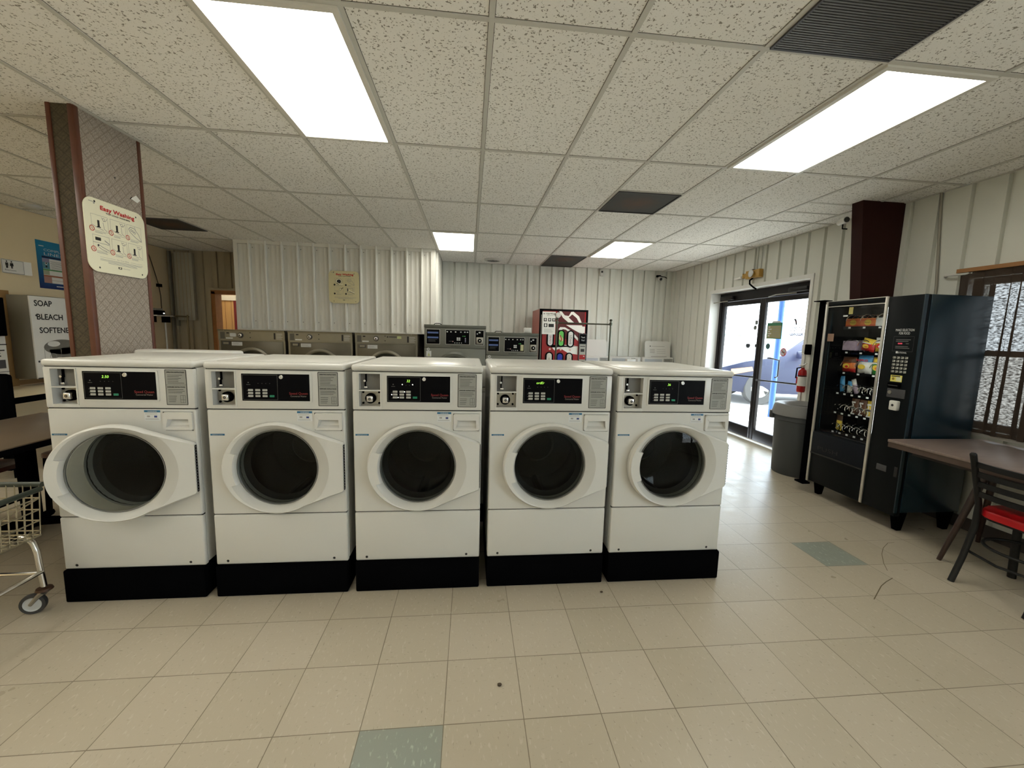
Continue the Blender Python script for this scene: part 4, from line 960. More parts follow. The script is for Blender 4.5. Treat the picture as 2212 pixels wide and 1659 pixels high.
# dark cafe table with pedestal, near left
t = thing('cafe_table', (-3.31, .42, 0), 'brown topped cafe table with black edge and pedestal, left of the front loaders', 'table')
brt = M('brown_table_top', (.10, .070, .045), .35, var=.12)
m = MB(); m.box(0, .79, 0, 1.45, .715, .745, brt, bev=.004); m.build('tabletop', t)
m = MB(); m.box(-.006, .796, -.006, 1.456, .700, .738, blk, bev=.004); m.build('edge_band', t)
m = MB(); m.cyl((.33, .97, .03), (.33, .97, .70), .05, blk, 14)
for a in range(4): m.tube([(.33, .97, .06), (.33+.24*math.cos(a*PI/2+.4), .97+.24*math.sin(a*PI/2+.4), .03)], .035, blk, 8, .025)
m.box(.18, .50, .80, 1.12, .68, .70, blk); m.build('pedestal', t)
def wood_chair(name, loc, rz, label, seatm, legm, top=.92):
    t = thing(name, loc, label, 'chair', rz, 'chairs at the left tables')
    m = MB(); m.prism(rrect(-.20, .20, -.20, .20, .06), (0, 0, .44), XA, YA, 0, .03, seatm, bev=.006); m.build('seat', t)
    for x in (-.17, .17): m = MB(); m.tube([(x, -.18, 0), (x, -.16, .44)], .018, legm, 8); m.build('leg', t)
    for x in (-.17, .17): m = MB(); m.tube([(x, .20, 0), (x, .17, .44), (x, .22, top)], .018, legm, 8); m.build('leg', t)
    for z in (.60, .72, .86):
        m = MB(); m.tube([(-.17, .19+.03*(z-.44)/.4, z), (0, .225+.03*(z-.44)/.4, z), (.17, .19+.03*(z-.44)/.4, z)], .018, legm, 8); m.build('slat', t)
    m = MB(); m.tube([(-.17, -.17, .2), (.17, -.17, .2)], .010, legm, 6); m.tube([(-.17, .19, .2), (.17, .19, .2)], .010, legm, 6); m.build('stretcher', t)
    return t
mah = M('mahogany_seat', (.085, .022, .014), .35, var=.2)
wood_chair('cafe_chair', (-2.96, 1.84, 0), 0, 'cafe chair with a dark red seat tucked behind the brown table', mah, blk, .80)
wood_chair('cafe_chair', (-3.27, 1.33, 0), PI*.5, 'cafe chair at the left side of the brown table', mah, blk, .80)
t = thing('upholstered_chair', (-4.34, 2.26, 0), 'black upholstered chair in front of the folding counter at far left', 'chair')
m = MB(); m.box(-.22, .22, -.22, .22, .42, .50, blk, bev=.03); m.build('seat', t)
m = MB(); m.box(-.24, .24, .18, .24, .52, .98, blk, bev=.03); m.build('backrest', t)
for x in (-.2, .2):
    for y in (-.2, .2): m = MB(); m.cyl((x, y, 0), (x, y, .43), .014, blk, 8); m.build('leg', t)
# ------------------------------------------------------------------ back left corner: rack, shelf, cord
t = thing('garment_rail', (-4.75, 5.93, 0), 'dull metal garment rail standing by the tan panel wall', 'clothes rack')
dm = M('dull_bronze_tube', (.16, .13, .07), .4, .7)
m = MB(); m.tube([(0, 0, .04), (0, 0, 1.64)], .012, dm); m.build('upright', t); m = MB(); m.tube([(-.36, 0, .04), (-.36, 0, 1.64)], .012, paper); u_ = m.build('upright', t); u_['label'] = 'white upright'
m = MB(); m.tube([(-.37, 0, 1.62), (.02, 0, 1.61)], .011, dm); m.build('rail', t)
m = MB(); m.tube([(-.36, -.2, .03), (-.36, .12, .03)], .014, dm); m.tube([(0, -.2, .03), (0, .12, .03)], .014, dm); m.tube([(-.36, 0, .03), (0, 0, .03)], .012, dm); m.build('base', t)
t = thing('wall_shelf', (X0+.004, 5.55, 1.60), 'small white wall shelf in the back left corner', 'shelf')
m = MB(); m.box(0, .18, 0, .42, 0, .018, paper); m.build('board', t); m = MB(); m.box(0, .12, .04, .07, -.10, 0, blk); m.box(0, .12, .35, .38, -.10, 0, blk); m.build('bracket', t)
t = thing('desk_radio', (X0+.02, 5.60, 1.619), 'small dark radio lying on the white wall shelf', 'radio')
m = MB(); m.box(0, .12, 0, .20, 0, .075, blk, bev=.01); m.box(.02, .10, .02, .18, .075, .11, lblg, bev=.008); m.build('body', t); m = MB(); m.ball((.125, .16, .03), .012, ledw, 8); m.build('power_light', t)
m = MB(); cur = [(X0+.015, 5.68, 2.74), (X0+.015, 5.70, 2.62), (X0+.02, 5.76, 2.45), (X0+.02, 5.83, 2.25), (X0+.02, 5.87, 2.12), (X0+.02, 5.90, 1.95), (X0+.02, 5.90, 1.74), (X0+.02, 5.82, 1.66)]
m.tube(cur, .006, M('cord_brown', (.05, .035, .01), .6), 6); m.box(X0+.002, X0+.05, 5.84, 5.91, 2.09, 2.14, blk); o = m.build('hanging_cord'); tag(o, 'brown cord with black plug hanging from the ceiling down the cream wall', 'cord')
lcg = M('pipe_chase_metal', (.40, .38, .31), .5, .2)
m = MB(); m.box(-5.02, -4.99, 6.07, 6.12, 1.45, 2.68, M('conduit_gray', (.20, .19, .15), .5)); m.box(-5.10, -5.07, 6.07, 6.12, 0, 2.72, MATS['conduit_gray'])
m.box(-4.98, -4.70, 6.05, 6.12, 1.55, 2.70, lcg, bev=.004); 
for k in range(4): m.box(-4.94+.06*k, -4.93+.06*k, 6.044, 6.052, 1.55, 2.70, tan)
struct(m, 'trim_3')
# ------------------------------------------------------------------ wire laundry cart, near left
wire = M('cart_wire_chrome', (.42, .38, .28), .3, .9); gvin = M('green_vinyl_grip', (.025, .035, .026), .4)
t = thing('wire_laundry_cart', (-2.036, .485, 0), 'chrome wire laundry cart on casters, left of the open washer door', 'cart')
CX, CY, ZB, ZR = -.62, -.60, .405, .66     # extends to -x and -y (towards the viewer)
m = MB(); m.tube([(.006, .01, ZR), (CX, .01, ZR), (CX, CY, ZR)], .013, gvin, 10); m.tube([(.006, CY, ZR-.02), (.004, .0, ZR-.02)], .013, gvin, 10); m.tube([(CX, CY, ZR), (.006, CY, ZR)], .013, gvin, 10); m.build('rim', t)
def inset(z): return .010*(ZR-z)/(ZR-ZB)
def loop(m, z, r):
    i = inset(z); m.tube([(-i, -i, z), (CX+i, -i, z), (CX+i, CY+i, z), (-i, CY+i, z), (-i, -i, z)], r, wire, 6)
m = MB()
for k, z in enumerate((ZB, ZB+.022, ZB+.075, ZB+.13, ZB+.19)): loop(m, z, .0035 if k else .005)
n = 17; ib = inset(ZB)
for k in range(n+1):
    f = k/n; xt, xb = CX*f, -ib+(CX+2*ib)*f; yt, yb = CY*f, -ib+(CY+2*ib)*f
    m.tube([(xt, 0, ZR), (xb, -ib, ZB), (xb, CY+ib, ZB), (xt, CY, ZR)], .0024, wire, 5); m.tube([(0, yt, ZR-.02), (-ib, yb, ZB), (CX+ib, yb, ZB), (CX, yt, ZR)], .0024, wire, 5)
m.tube([(-.01, .0, ZR-.07), (-.01, CY, ZR-.20)], .0035, wire, 5); m.build('basket', t)
crt = M('cart_chrome_tube', (.62, .60, .56), .2, 1.)
for sx, sy in ((0, 0), (1, 0), (0, 1), (1, 1)):
    X_ = -.03+sx*(CX+.06); Y_ = -.02+sy*(CY+.04); ix_ = -.06 if sx == 0 else .06
    m = MB(); m.tube([(X_+ix_, Y_, ZB-.004), (X_+ix_*.55, Y_, ZB-.012), (X_+ix_*.15, Y_, ZB-.035), (X_+.004, Y_, ZB-.085), (X_+.012, Y_, ZB-.2), (X_+.018, Y_, .135)], .013, crt, 10); m.build('frame_post', t)
    c_ = MB(); cx_, cy_ = X_+.018, Y_
    c_.lathe([(.0, .13), (.030, .128), (.034, .118), (.02, .112)], (cx_, cy_, 0), ZA, M('caster_rust', (.07, .035, .02), .5, .5), 16)
    fx, fy = -.045, -.012
    for s_ in (-.018, .018): c_.tube([(cx_+.01, cy_+s_, .115), (cx_+fx*.4, cy_+s_, .09), (cx_+fx, cy_+s_+fy, .052)], .013, M('caster_fork', (.32, .30, .26), .4, .8), 6, .008)
    cs = c_.build('caster', t)
    w_ = MB(); wc = Vector((cx_+fx, cy_+fy, .0515)); ax = Vector((-.32, 1, 0)).normalized()
    w_.lathe([(.036, -.012), (.049, -.012), (.0515, -.006), (.0515, .006), (.049, .012), (.036, .012)], wc, ax, M('caster_tire', (.035, .035, .035), .6), 28)
    w_.lathe([(0, -.011), (.012, -.013), (.030, -.008), (.036, -.012)], wc, ax, M('caster_disc', (.50, .52, .52), .4), 28); w_.lathe([(.036, .012), (.03, .008), (.012, .013), (0, .011)], wc, ax, MATS['caster_disc'], 28); w_.build('wheel', cs)
m = MB()
m.tube([(-.012, -.02, .215), (-.012, CY+.02, .215)], .009, crt); m.tube([(-.02, -.02, .205), (CX+.02, -.02, .200)], .009, crt); m.tube([(CX+.012, -.02, .215), (CX+.012, CY+.02, .215)], .009, crt); m.tube([(-.02, CY+.02, .205), (CX+.02, CY+.02, .2)], .009, crt); m.build('lower_frame', t)
# ================================================================== red soda machine
t = thing('soda_machine', (1.24, 5.2, 0), 'red soda vending machine with white wave and can pictures', 'vending machine')
rdp = M('soda_red', (.30, .004, .006), .3, var=.1, scale=3); rdd = M('soda_dark_red', (.085, .002, .004), .3)
m = MB(); m.box(0, .84, .02, .80, .05, 1.895, M('soda_side_red', (.42, .10, .08), .35)); m.box(.03, .81, .05, .78, 0, .05, blk); m.build('cabinet', t)
m = MB(); m.box(0, .84, 0, .02, .05, 1.90, blkg, bev=.004); m.box(.028, .036, -.006, 0, .06, 1.80, steel); m.build('door_frame', t)
b = Bd((0, -.001, 0), *FRONT); x0, x1, z0, z1 = .055, .80, .12, 1.865
b.rect(x0, x1, z0, z1, rdp, 1); b.rect(.30, .78, 1.40, 1.865, rdd, 2)
b.poly([(.33, 1.865), (.375, 1.865), (.43, 1.80), (.50, 1.79), (.54, 1.86), (.58, 1.865), (.68, 1.79), (.74, 1.66), (.70, 1.66), (.64, 1.76), (.56, 1.82), (.50, 1.765), (.60, 1.68), (.50, 1.68), (.40, 1.76)], paper, 3)
b.poly([(.46, 1.64), (.56, 1.64), (.74, 1.64), (.76, 1.50), (.68, 1.52), (.58, 1.57)], paper, 3)
b.poly([(.33, 1.56), (.36, 1.60), (.44, 1.60), (.56, 1.54), (.68, 1.42), (.68, 1.37), (.58, 1.47), (.46, 1.56), (.40, 1.57), (.39, 1.38), (.37, 1.36), (.36, 1.55)], paper, 3)
b.poly([(.22, 1.25), (.30, 1.30), (.40, 1.30), (.56, 1.30), (.68, 1.28), (.68, 1.14), (.52, 1.16), (.38, 1.24), (.28, 1.20), (.18, 1.30)], paper, 3)
b.poly([(.22, .60), (.40, .90), (.48, 1.0), (.46, .88), (.30, .55)], paper, 3)
pr = b.build('panel_graphic', t)
cans = [(.130, .258, 1.265, 1.555, ('CANS', (.62, .62, .62), (.40, .04, .05))), (.318, .446, 1.262, 1.556, ('SURGE', (.13, .50, .10), (.60, .45, .25))), (.482, .610, 1.258, 1.552, ('BARQS', (.62, .62, .60), (.10, .03, .02))),
        (.118, .254, .885, 1.180, ('cream', (.68, .66, .58), (.25, .16, .04))), (.306, .438, .875, 1.170, ('soda', (.01, .02, .30), (.75, .75, .75))), (.470, .600, .880, 1.172, ('A&W', (.65, .6, .52), (.10, .03, .015)))]
for k, (a, c_, d_, e_, (s_, col, ic)) in enumerate(cans):
    b = MB(); hw = (c_-a)/2; P_ = [((a+c_)/2+hw*math.cos(q), e_-hw+hw*math.sin(q)) for q in [PI*i/12 for i in range(13)]]+[((a+c_)/2+hw*math.cos(q), d_+hw+hw*math.sin(q)) for q in [PI+PI*i/12 for i in range(13)]]
    b.prism(P_, (0, 0, 0), XA, ZA, .001, .014, blkg, bev=.003); wn_ = b.build('selection_window', t)
    b = Bd((0, -.0145, 0), *FRONT); cm = M('can_%d' % k, col, .4, var=.1, scale=30); im = M('can_ink_%d' % k, ic, .4)
    b.pill(a+.024, c_-.024, d_+.022, e_-.022, cm, 1); xm = (a+c_)/2
    if k == 1: b.poly([(xm-.038, e_-.07), (xm+.036, e_-.15), (xm+.036, d_+.10), (xm-.038, d_+.13)], im, 2); b.text('FRESCA' if False else 'wtr', xm+.01, d_+.10, .05, M('ink_maroon', (.25, .02, .02)), 3, rot=PI/2) if False else b.line([(xm-.02, e_-.09), (xm+.01, e_-.16), (xm-.01, d_+.09)], .016, M('ink_maroon', (.25, .02, .02)), 3)
    elif k == 2: b.text("BARQ'S", xm+.016, d_+.06, .055, im, 2, 'L', rot=PI/2, w=.15)
    elif k == 5: b.disc(xm, e_-.09, .036, M('ink_brown', (.10, .03, .015)), 2, .055); b.disc(xm, e_-.09, .031, cm, 3, .049); b.text('A&W', xm+.012, e_-.125, .040, im, 4, 'L', rot=PI/2, w=.07); b.rect(xm-.036, xm+.036, d_+.05, d_+.10, im, 2)
    elif k == 4: b.rect(xm-.040, xm+.040, d_+.05, d_+.14, im, 2); b.rect(xm-.03, xm+.03, d_+.07, d_+.12, ink, 3)
    else: b.text(s_.upper(), xm+.014, d_+.05, .040, im, 2, 'L', rot=PI/2, w=.14)
    b.build('can_picture', wn_)
for (x, z) in ((.194, 1.225), (.382, 1.222), (.546, 1.215)): m = MB(); m.cyl((x, -.001, z), (x, -.012, z), .017, M('button_pink', (.75, .5, .45), .4), 14); m.build('select_button', t)
m = MB(); m.box(.692, .822, -.03, 0, .87, 1.50, dkg, bev=.008); cm_ = m.build('coin_module', t)
b = Bd((0, -.0305, 0), *FRONT); b.rect(.702, .815, 1.33, 1.49, blkg, 1); b.text('Thank', .758, 1.425, .038, lwh, 2, w=.07); b.text('You!', .758, 1.375, .038, lwh, 2, w=.058)
b.rect(.708, .808, 1.03, 1.315, steel, 1); b.rect(.725, .79, 1.19, 1.24, ink, 2); b.rect(.716, .80, 1.275, 1.29, dkg, 2); b.rect(.706, .812, 1.06, 1.14, rdp, 2); b.disc(.785, 1.115, .012, lwh, 3, .007); b.rect(.715, .795, .985, 1.025, lblg, 2); b.disc(.755, 1.005, .008, ink, 3); b.frame(.70, .815, .92, 1.32, .004, lblg, 2); b.build('module_print', cm_)
m = MB(); m.box(.20, .64, -.008, 0, .25, .48, blk, bev=.01); m.build('delivery_door', t)
b = Bd((0, -.003, 0), *FRONT); b.rect(.73, .79, 1.51, 1.62, paper, 5); b.rect(.695, .731, 1.51, 1.555, paper, 5); b.build('price_sticker', t)
t2 = thing('flyer', (1.24, 5.178, 0), 'white flyer with small photographs taped on the soda machine', 'flyer')
b = MB(); b.box(.045, .272, .004, .006, 1.475, 1.852, paper); b.disc((.315, .0065, 1.80), -YA, .045, paper); b.box(.26, .32, .004, .006, 1.78, 1.83, paper); b.build('sheet', t2)
b = Bd((0, .0035, 0), *FRONT); b.text('Wild Wooly', .185, 1.805, .038, ink, 2, w=.165); b.rect(.062, .085, 1.81, 1.822, dkg, 2); b.rect(.12, .24, 1.785, 1.792, brown, 2)
for x in (.07, .145, .218): b.rect(x, x+.05, 1.69, 1.745, ink, 2); b.disc(x+.025, 1.72, .012, paper, 3, .02)
b.rect(.075, .135, 1.595, 1.655, ink, 2); b.disc(.105, 1.625, .015, paper, 3, .022); b.rect(.155, .245, 1.595, 1.65, ink, 2); b.ring(.312, 1.80, .035, .003, dkg, 2); b.ring(.312, 1.80, .02, .003, dkg, 2)
fake_lines(b, .08, .25, [1.565-.012*k for k in range(6)], .003, lblg, 2, .3); b.build('flyer_print', t2)
# ------------------------------------------------------------------ laundry cart with hanging rail
t = thing('rail_laundry_cart', (1.285, 3.7, 0), 'laundry cart with a tall double hanging rail in front of the soda machine', 'cart')
gm = M('rail_gunmetal', (.10, .105, .08), .3, .9)
for x in (0, .78):
    m = MB(); m.tube([(x, .3, .12), (x, .3, 1.67)], .013, gm); m.ball((x, .3, 1.69), .022, gm, 10); m.cyl((x, .3, 1.62), (x, .3, 1.66), .022, gm, 10); m.build('upright', t)
m = MB(); m.tube([(0, .3, 1.635), (.78, .3, 1.635)], .011, gm); m.build('hanging_rail', t)
m = MB()
for k, z in enumerate((.42, .55, .68, .80)): m.tube([(0, 0, z), (.78, 0, z), (.78, .58, z), (0, .58, z), (0, 0, z)], .006 if k in (0, 3) else .003, wire, 6)
for k in range(13):
    x = .78*k/12; m.tube([(x, 0, .80), (x, 0, .42), (x, .58, .42), (x, .58, .80)], .0028, wire, 5)
for k in range(1, 9):
    y = .58*k/9; m.tube([(0, y, .80), (0, y, .42), (.78, y, .42), (.78, y, .80)], .0028, wire, 5)
m.build('basket', t)
m = MB(); m.tube([(0, .0, .12), (.78, 0, .12), (.78, .58, .12), (0, .58, .12), (0, 0, .12)], .012, crt)
for x in (0, .78):
    for y in (0, .58): m.tube([(x, y, .12), (x, y, .42)], .012, crt)
m.build('frame', t)
for x in (0, .78):
    for y in (0, .58):
        m = MB(); m.lathe([(0, -.012), (.05, -.012), (.05, .012), (0, .012)], (x, y, .051), XA, blk, 18); m.tube([(x-.016, y, .051), (x-.016, y, .11), (x+.016, y, .11), (x+.016, y, .051)], .004, steel, 6); m.build('caster', t)
# ------------------------------------------------------------------ steel column
cmr = M('red_iron_primer', (.024, .005, .0035), .5, .0, var=.1, spec=.15)
m = MB(); rows = []
for z in (0, H): 
    xl = 3.90-(.28*z/H) if False else 3.92-.30*z/H
    rows.append([(xl, 1.862, z), (4.055, 1.862, z), (4.055, 1.972, z), (xl, 1.972, z)])
m.rings(rows, cmr, sm=False)
o = m.build('steel_column'); tag(o, 'dark red tapered steel column on the right wall above the snack machine', 'column')
# ------------------------------------------------------------------ storefront double door
wal = M('door_white_reveal', (.74, .74, .72), .45)
GXd = 4.25; y0, y1 = 3.10-.10, 4.86
def bronze_box(m, *a): m.box(*a, bronze, bev=.003)
m = MB(); ztop = 2.205
m.box(GXd-.03, GXd+.07, DO[0]+.012, DO[0]+.07, 0, ztop, bronze); m.box(GXd-.03, GXd+.07, DO[1]-.07, DO[1]-.012, 0, ztop, bronze); m.box(GXd-.03, GXd+.07, DO[0]+.07, DO[1]-.07, 2.07, ztop, bronze); m.box(GXd-.02, GXd+.06, DO[0]+.07, DO[1]-.07, 0, .012, steel)
dr = struct(m, 'door_1')
ym = 3.84; dgl = glass('door_glass_clear', (.93, .97, .96), 1.45)
mets = M('pull_bar_dark', (.03, .03, .035), .3, .6)
for (a, c_) in ((DO[0]+.07, ym), (ym+.002, DO[1]-.07)):
    m = MB(); m.box(GXd-.022, GXd+.022, a, a+.055, .014, 2.065, bronze, bev=.003); m.box(GXd-.022, GXd+.022, c_-.055, c_, .014, 2.065, bronze, bev=.003)
    m.box(GXd-.022, GXd+.022, a+.055, c_-.055, .014, .17, bronze, bev=.003); m.box(GXd-.022, GXd+.022, a+.055, c_-.055, 2.0, 2.065, bronze, bev=.003); lf = m.build('door_leaf', dr)
    m = MB(); m.poly([(GXd, a+.055, .17), (GXd, c_-.055, .17), (GXd, c_-.055, 2.0), (GXd, a+.055, 2.0)], dgl); m.build('pane', lf)
    m = MB(); m.tube([(GXd-.025, a+.03, .93), (GXd-.055, a+.06, .93), (GXd-.055, c_-.06, .90), (GXd-.025, c_-.03, .90)], .012, mets, 10); m.build('push_bar', lf)
m = MB(); hy = 3.70; m.tube([(GXd+.03, hy, 1.22), (GXd+.07, hy, 1.22), (GXd+.07, hy-.17, 1.20), (GXd+.07, hy-.17, .98), (GXd+.03, hy-.17, .96)], .011, mets, 8); m.build('pull_handle', dr)
m = MB(); m.box(GXd-.10, GXd-.03, 3.00, 3.30, 2.09, 2.15, bronze, bev=.01); m.tube([(GXd-.06, 3.2, 2.08), (GXd-.14, 3.45, 2.075), (GXd-.05, 3.7, 2.07)], .007, steel, 6); m.box(GXd-.10, GXd-.03, 4.45, 4.75, 2.09, 2.15, bronze, bev=.01); m.tube([(GXd-.06, 4.6, 2.08), (GXd-.14, 4.85, 2.06)], .009, steel, 6); m.build('door_closer', dr)
b = Bd((GXd-.006, .045, .012), *WEST); DB = M('decal_dark', (.03, .03, .04), .5)
b.mb.poly([b.p(-3.40, 1.48, 1), b.p(-3.40, 1.70, 1), b.p(-3.68, 1.70, 1), b.p(-3.68, 1.48, 1)][::-1], M('decal_green', (.05, .22, .12), .5))
b.rect(-3.665, -3.415, 1.49, 1.66, M('decal_khaki', (.35, .33, .18), .5), 2)
for k in range(5): b.rect(-3.655, -3.62+.03*(k % 2), 1.635-.03*k, 1.65-.03*k, lwh, 3); b.rect(-3.57, -3.45, 1.635-.03*k, 1.642-.03*k, brown, 3)
b.poly([(-3.60, 1.70), (-3.43, 1.70), (-3.45, 1.725), (-3.58, 1.725)], lwh, 1)
b.disc(-3.63, 1.375, .04, M('decal_teal', (.05, .14, .14), .5), 1); b.ring(-3.335, 1.305, .055, .010, red, 2); b.disc(-3.335, 1.305, .045, M('decal_pale', (.6, .6, .65), .5), 1); b.line([(-3.375, 1.34), (-3.295, 1.27)], .010, red, 3); b.rect(-3.36, -3.31, 1.30, 1.31, ink, 3)
b.build('decal_panel', dr)
b = Bd((GXd+.006, .04, .025), *EAST); b.text('NO PETS', 3.17, 1.575, .066, DB, 1, w=.21, bold=.002); b.text('ALLOWED', 3.17, 1.515, .052, DB, 1, w=.21, bold=.0015); b.poly([(3.17, 1.66), (3.19, 1.72), (3.22, 1.735), (3.235, 1.72), (3.215, 1.705), (3.20, 1.67), (3.19, 1.64)], DB, 1)
b.disc(3.95, 1.625, .035, M('decal_gray', (.2, .2, .2), .5), 1); b.rect(3.90, 3.96, 1.67, 1.73, MATS['decal_gray'], 1); b.build('door_lettering', dr)
# ------------------------------------------------------------------ emergency light, cameras, sensor, conduit
gold = M('aged_gold_plastic', (.42, .24, .04), .4, var=.15)
t = thing('emergency_light', (3.99, 3.66, 2.33), 'gold emergency light with round lamp above the glass doors', 'emergency light')
m = MB(); m.box(0, .065, 0, .28, 0, .11, gold, bev=.006); m.prism([(.28, .02), (.34, .04), (.36, .02), (.36, .09), (.34, .07), (.28, .09)], (.03, 0, 0), YA, ZA, -.02, .02, gold); m.build('housing', t)
m = MB(); m.lathe([(.062, 0), (.062, -.02), (.055, -.03), (0, -.034)], (0, .13, .06), -XA, M('lamp_rim', (.10, .09, .08), .4), 24); m.lathe([(.05, .031), (.03, .042), (0, .046)], (0, .13, .06), -XA, M('lamp_lens', (.6, .62, .62), .2), 24); m.lathe([(.055, .028), (.05, .031)], (0, .13, .06), -XA, chrome, 24); m.build('lamp', t)
m = MB(); m.tube([(.03, .40, .045), (.03, .56, .035)], .020, paper, 10, .012); m.build('side_tube', t)
m = MB(); m.tube([(.02, .14, 0), (-.01, .16, -.03), (-.01, .155, -.08), (.02, .11, -.13), (.03, .07, -.155)], .011, blk, 8); m.build('cable', t)
m = MB(); 
for y in (3.72, 3.80): m.tube([(X1-.012, y, 2.44), (X1-.012, y, H)], .010, liner, 8)
struct(m, 'trim_4')
m = MB(); m.tube([(X1-.012, 1.50, 1.2), (X1-.012, 1.50, 1.95), (X1-.012, 1.57, H)], .010, M('conduit_dull', (.28, .26, .22), .5, .3), 8); struct(m, 'trim_5')
t = thing('bullet_camera', (3.60, 1.975, 2.615), 'white bullet camera beside the dark red steel column', 'security camera')
m = MB(); m.cyl((.0, .02, .005), (-.02, -.05+.0, -.0), .032, wht2, 16); m.disc((-.021, -.0515, -.0), Vector((-.27, -.95, 0)), .026, ink, 16); m.build('body', t) if False else None
m = MB(); m.cyl((.01, .10, .0), (-.012, .0, -.0), .030, wht2, 16); m.cyl((-.0118, .001, 0), (-.013, -.003, 0), .024, ink, 16); m.build('camera_body', t)
m = MB(); m.tube([(0, .05, -.03), (0, .05, -.07), (.05, .05, -.07)], .006, blk, 6); m.build('mount', t)
t = thing('corner_camera', (3.72, 6.13, 2.60), 'white dome camera high on the back wall near the right corner', 'security camera')
m = MB(); m.ball((0, -.05, 0), .045, wht2, 16); m.ball((.005, -.075, -.01), .030, ink, 12); m.build('camera_head', t); m = MB(); m.box(-.06, .03, -.04, .0, .03, .07, blk, bev=.008); m.tube([(.03, -.02, .05), (.12, -.02, .04), (.16, -.01, .02)], .008, blk, 6); m.build('mount', t)
t = thing('motion_sensor', (2.54, 6.105, 2.61), 'small white motion sensor high on the back wall', 'sensor')
m = MB(); m.box(0, .065, 0, .03, 0, .12, wht2, bev=.008); m.build('case', t); m = MB(); m.box(.015, .05, -.003, .002, .06, .095, ink); m.build('lens', t)
# ------------------------------------------------------------------ extinguisher, alarm box, trash can
t = thing('fire_extinguisher', (3.985, 2.735, .87), 'red fire extinguisher with white label hanging beside the glass doors', 'fire extinguisher')
exr = M('extinguisher_red', (.42, .010, .012), .25)
m = MB(); m.lathe([(0, 0), (.040, .002), (.044, .02), (.044, .225), (.038, .26), (.018, .275), (.018, .29), (0, .29)], (0, 0, 0), ZA, exr, 24); m.build('cylinder', t)
m = MB(); m.lathe([(.0448, .075), (.0448, .185)], (0, 0, 0), ZA, paper, 24); m.lathe([(.0452, .188), (.0452, .20)], (0, 0, 0), ZA, ink, 24); m.build('label_band', t)
b = Bd((-.0455, 0, 0), *WEST); b.rect(-.030, -.012, .10, .18, exr, 1); b.build('label_print', t)
m = MB(); m.box(-.012, .012, -.012, .012, .285, .315, steel); m.tube([(0, 0, .31), (-.01, .05, .315)], .006, steel, 6); m.tube([(0, 0, .315), (-.01, -.06, .345)], .006, steel, 6); m.tube([(0, .0, .30), (-.03, .05, .28), (-.03, .055, .16)], .008, blk, 8); m.build('valve', t)
m = MB(); m.box(3.99, 4.055, 2.745, 2.79, 1.32, 1.43, wht2, bev=.008); m.box(3.985, 4.05, 2.71, 2.745, 1.315, 1.435, blk, bev=.006); o = m.build('alarm_box'); tag(o, 'small white and black wall box above the fire extinguisher', 'alarm box')
t = thing('trash_can', (3.745, 2.41, 0), 'round gray plastic trash can with lighter funnel lid by the glass doors', 'trash can')
tg = M('trash_gray', (.055, .06, .064), .5, var=.08); tl = M('trash_lid_gray', (.22, .22, .22), .45)
m = MB(); m.lathe([(0, .004), (.225, 0), (.232, .01), (.252, .60), (.262, .605), (.262, .66), (.255, .68)], (0, 0, 0), ZA, tg, 40); m.build('bin', t)
m = MB(); m.lathe([(.258, .655), (.280, .66), (.282, .68), (.274, .72), (.262, .775), (.245, .785), (.19, .775), (.14, .74)], (0, 0, 0), ZA, tl, 40); m.build('lid', t)
for a in (PI*.80, PI*1.80): m = MB(); m.box(.25, .30, -.05, .05, .60, .685, tg, bev=.01, T=Matrix.Rotation(a, 4, 'Z')); m.build('handle', t)
# ================================================================== snack vending machine
t = thing('snack_machine', (3.38, 1.02, 0), 'dark blue black snack vending machine with glass front beside the trash can', 'vending machine')
sideb = M('midnight_blue_enamel', (.004, .019, .032), .27, .0, spec=.7, var=.2, scale=3); faceb = M('snack_face_black', (.002, .0035, .0045), .42, var=.2, spec=.15)
Dp, Wv, Ht = .565, .835, 1.835
m = MB(); m.box(.05, Dp, 0, .018, .16, Ht, sideb, bev=.004); m.box(.05, Dp, Wv-.018, Wv, .16, Ht-.0, sideb); m.box(Dp-.02, Dp, .018, Wv-.018, .16, Ht, sideb); m.box(.05, Dp-.02, .018, Wv-.018, Ht-.018, Ht, sideb); m.box(.05, Dp-.02, .018, Wv-.018, .16, .18, blk); m.build('cabinet', t)
for x in (.06, Dp-.09):
    for y in (.02, Wv-.08):
        m = MB(); m.rings([[(x+.015, y+.01, 0), (x+.055, y+.01, 0), (x+.055, y+.05, 0), (x+.015, y+.05, 0)], [(x, y, .16), (x+.08, y, .16), (x+.08, y+.07, .16), (x, y+.07, .16)]], blk, sm=False); m.build('leg', t)
gy0 = .278    # keypad side 0..gy0 ; glass gy0..Wv
m = MB(); m.box(0, .05, .004, gy0-.012, .13, Ht, faceb, bev=.004); m.box(0, .05, gy0+.012, Wv, .13, .625, faceb, bev=.003); m.box(0, .05, gy0, Wv, 1.80, Ht, faceb, bev=.003); m.box(0, .05, Wv-.012, Wv, .625, 1.80, faceb); m.build('door', t)
alu = M('aluminium_trim', (.62, .60, .55), .3, .7)
for a, c_, d_, e_ in ((gy0-.012, gy0+.010, .13, Ht+.004), (Wv-.018, Wv+.004, .12, Ht+.004)): m = MB(); m.box(-.010, .004, a, c_, d_, e_, alu, bev=.003); m.build('trim_strip', t)
m = MB(); m.box(-.006, 0, gy0, Wv, 1.785, 1.792, alu); m.box(-.004, 0, gy0, Wv, Ht, Ht+.006, alu); m.box(-.004, .02, .0, .008, .16, Ht, sideb); m.build('trim_strip', t)
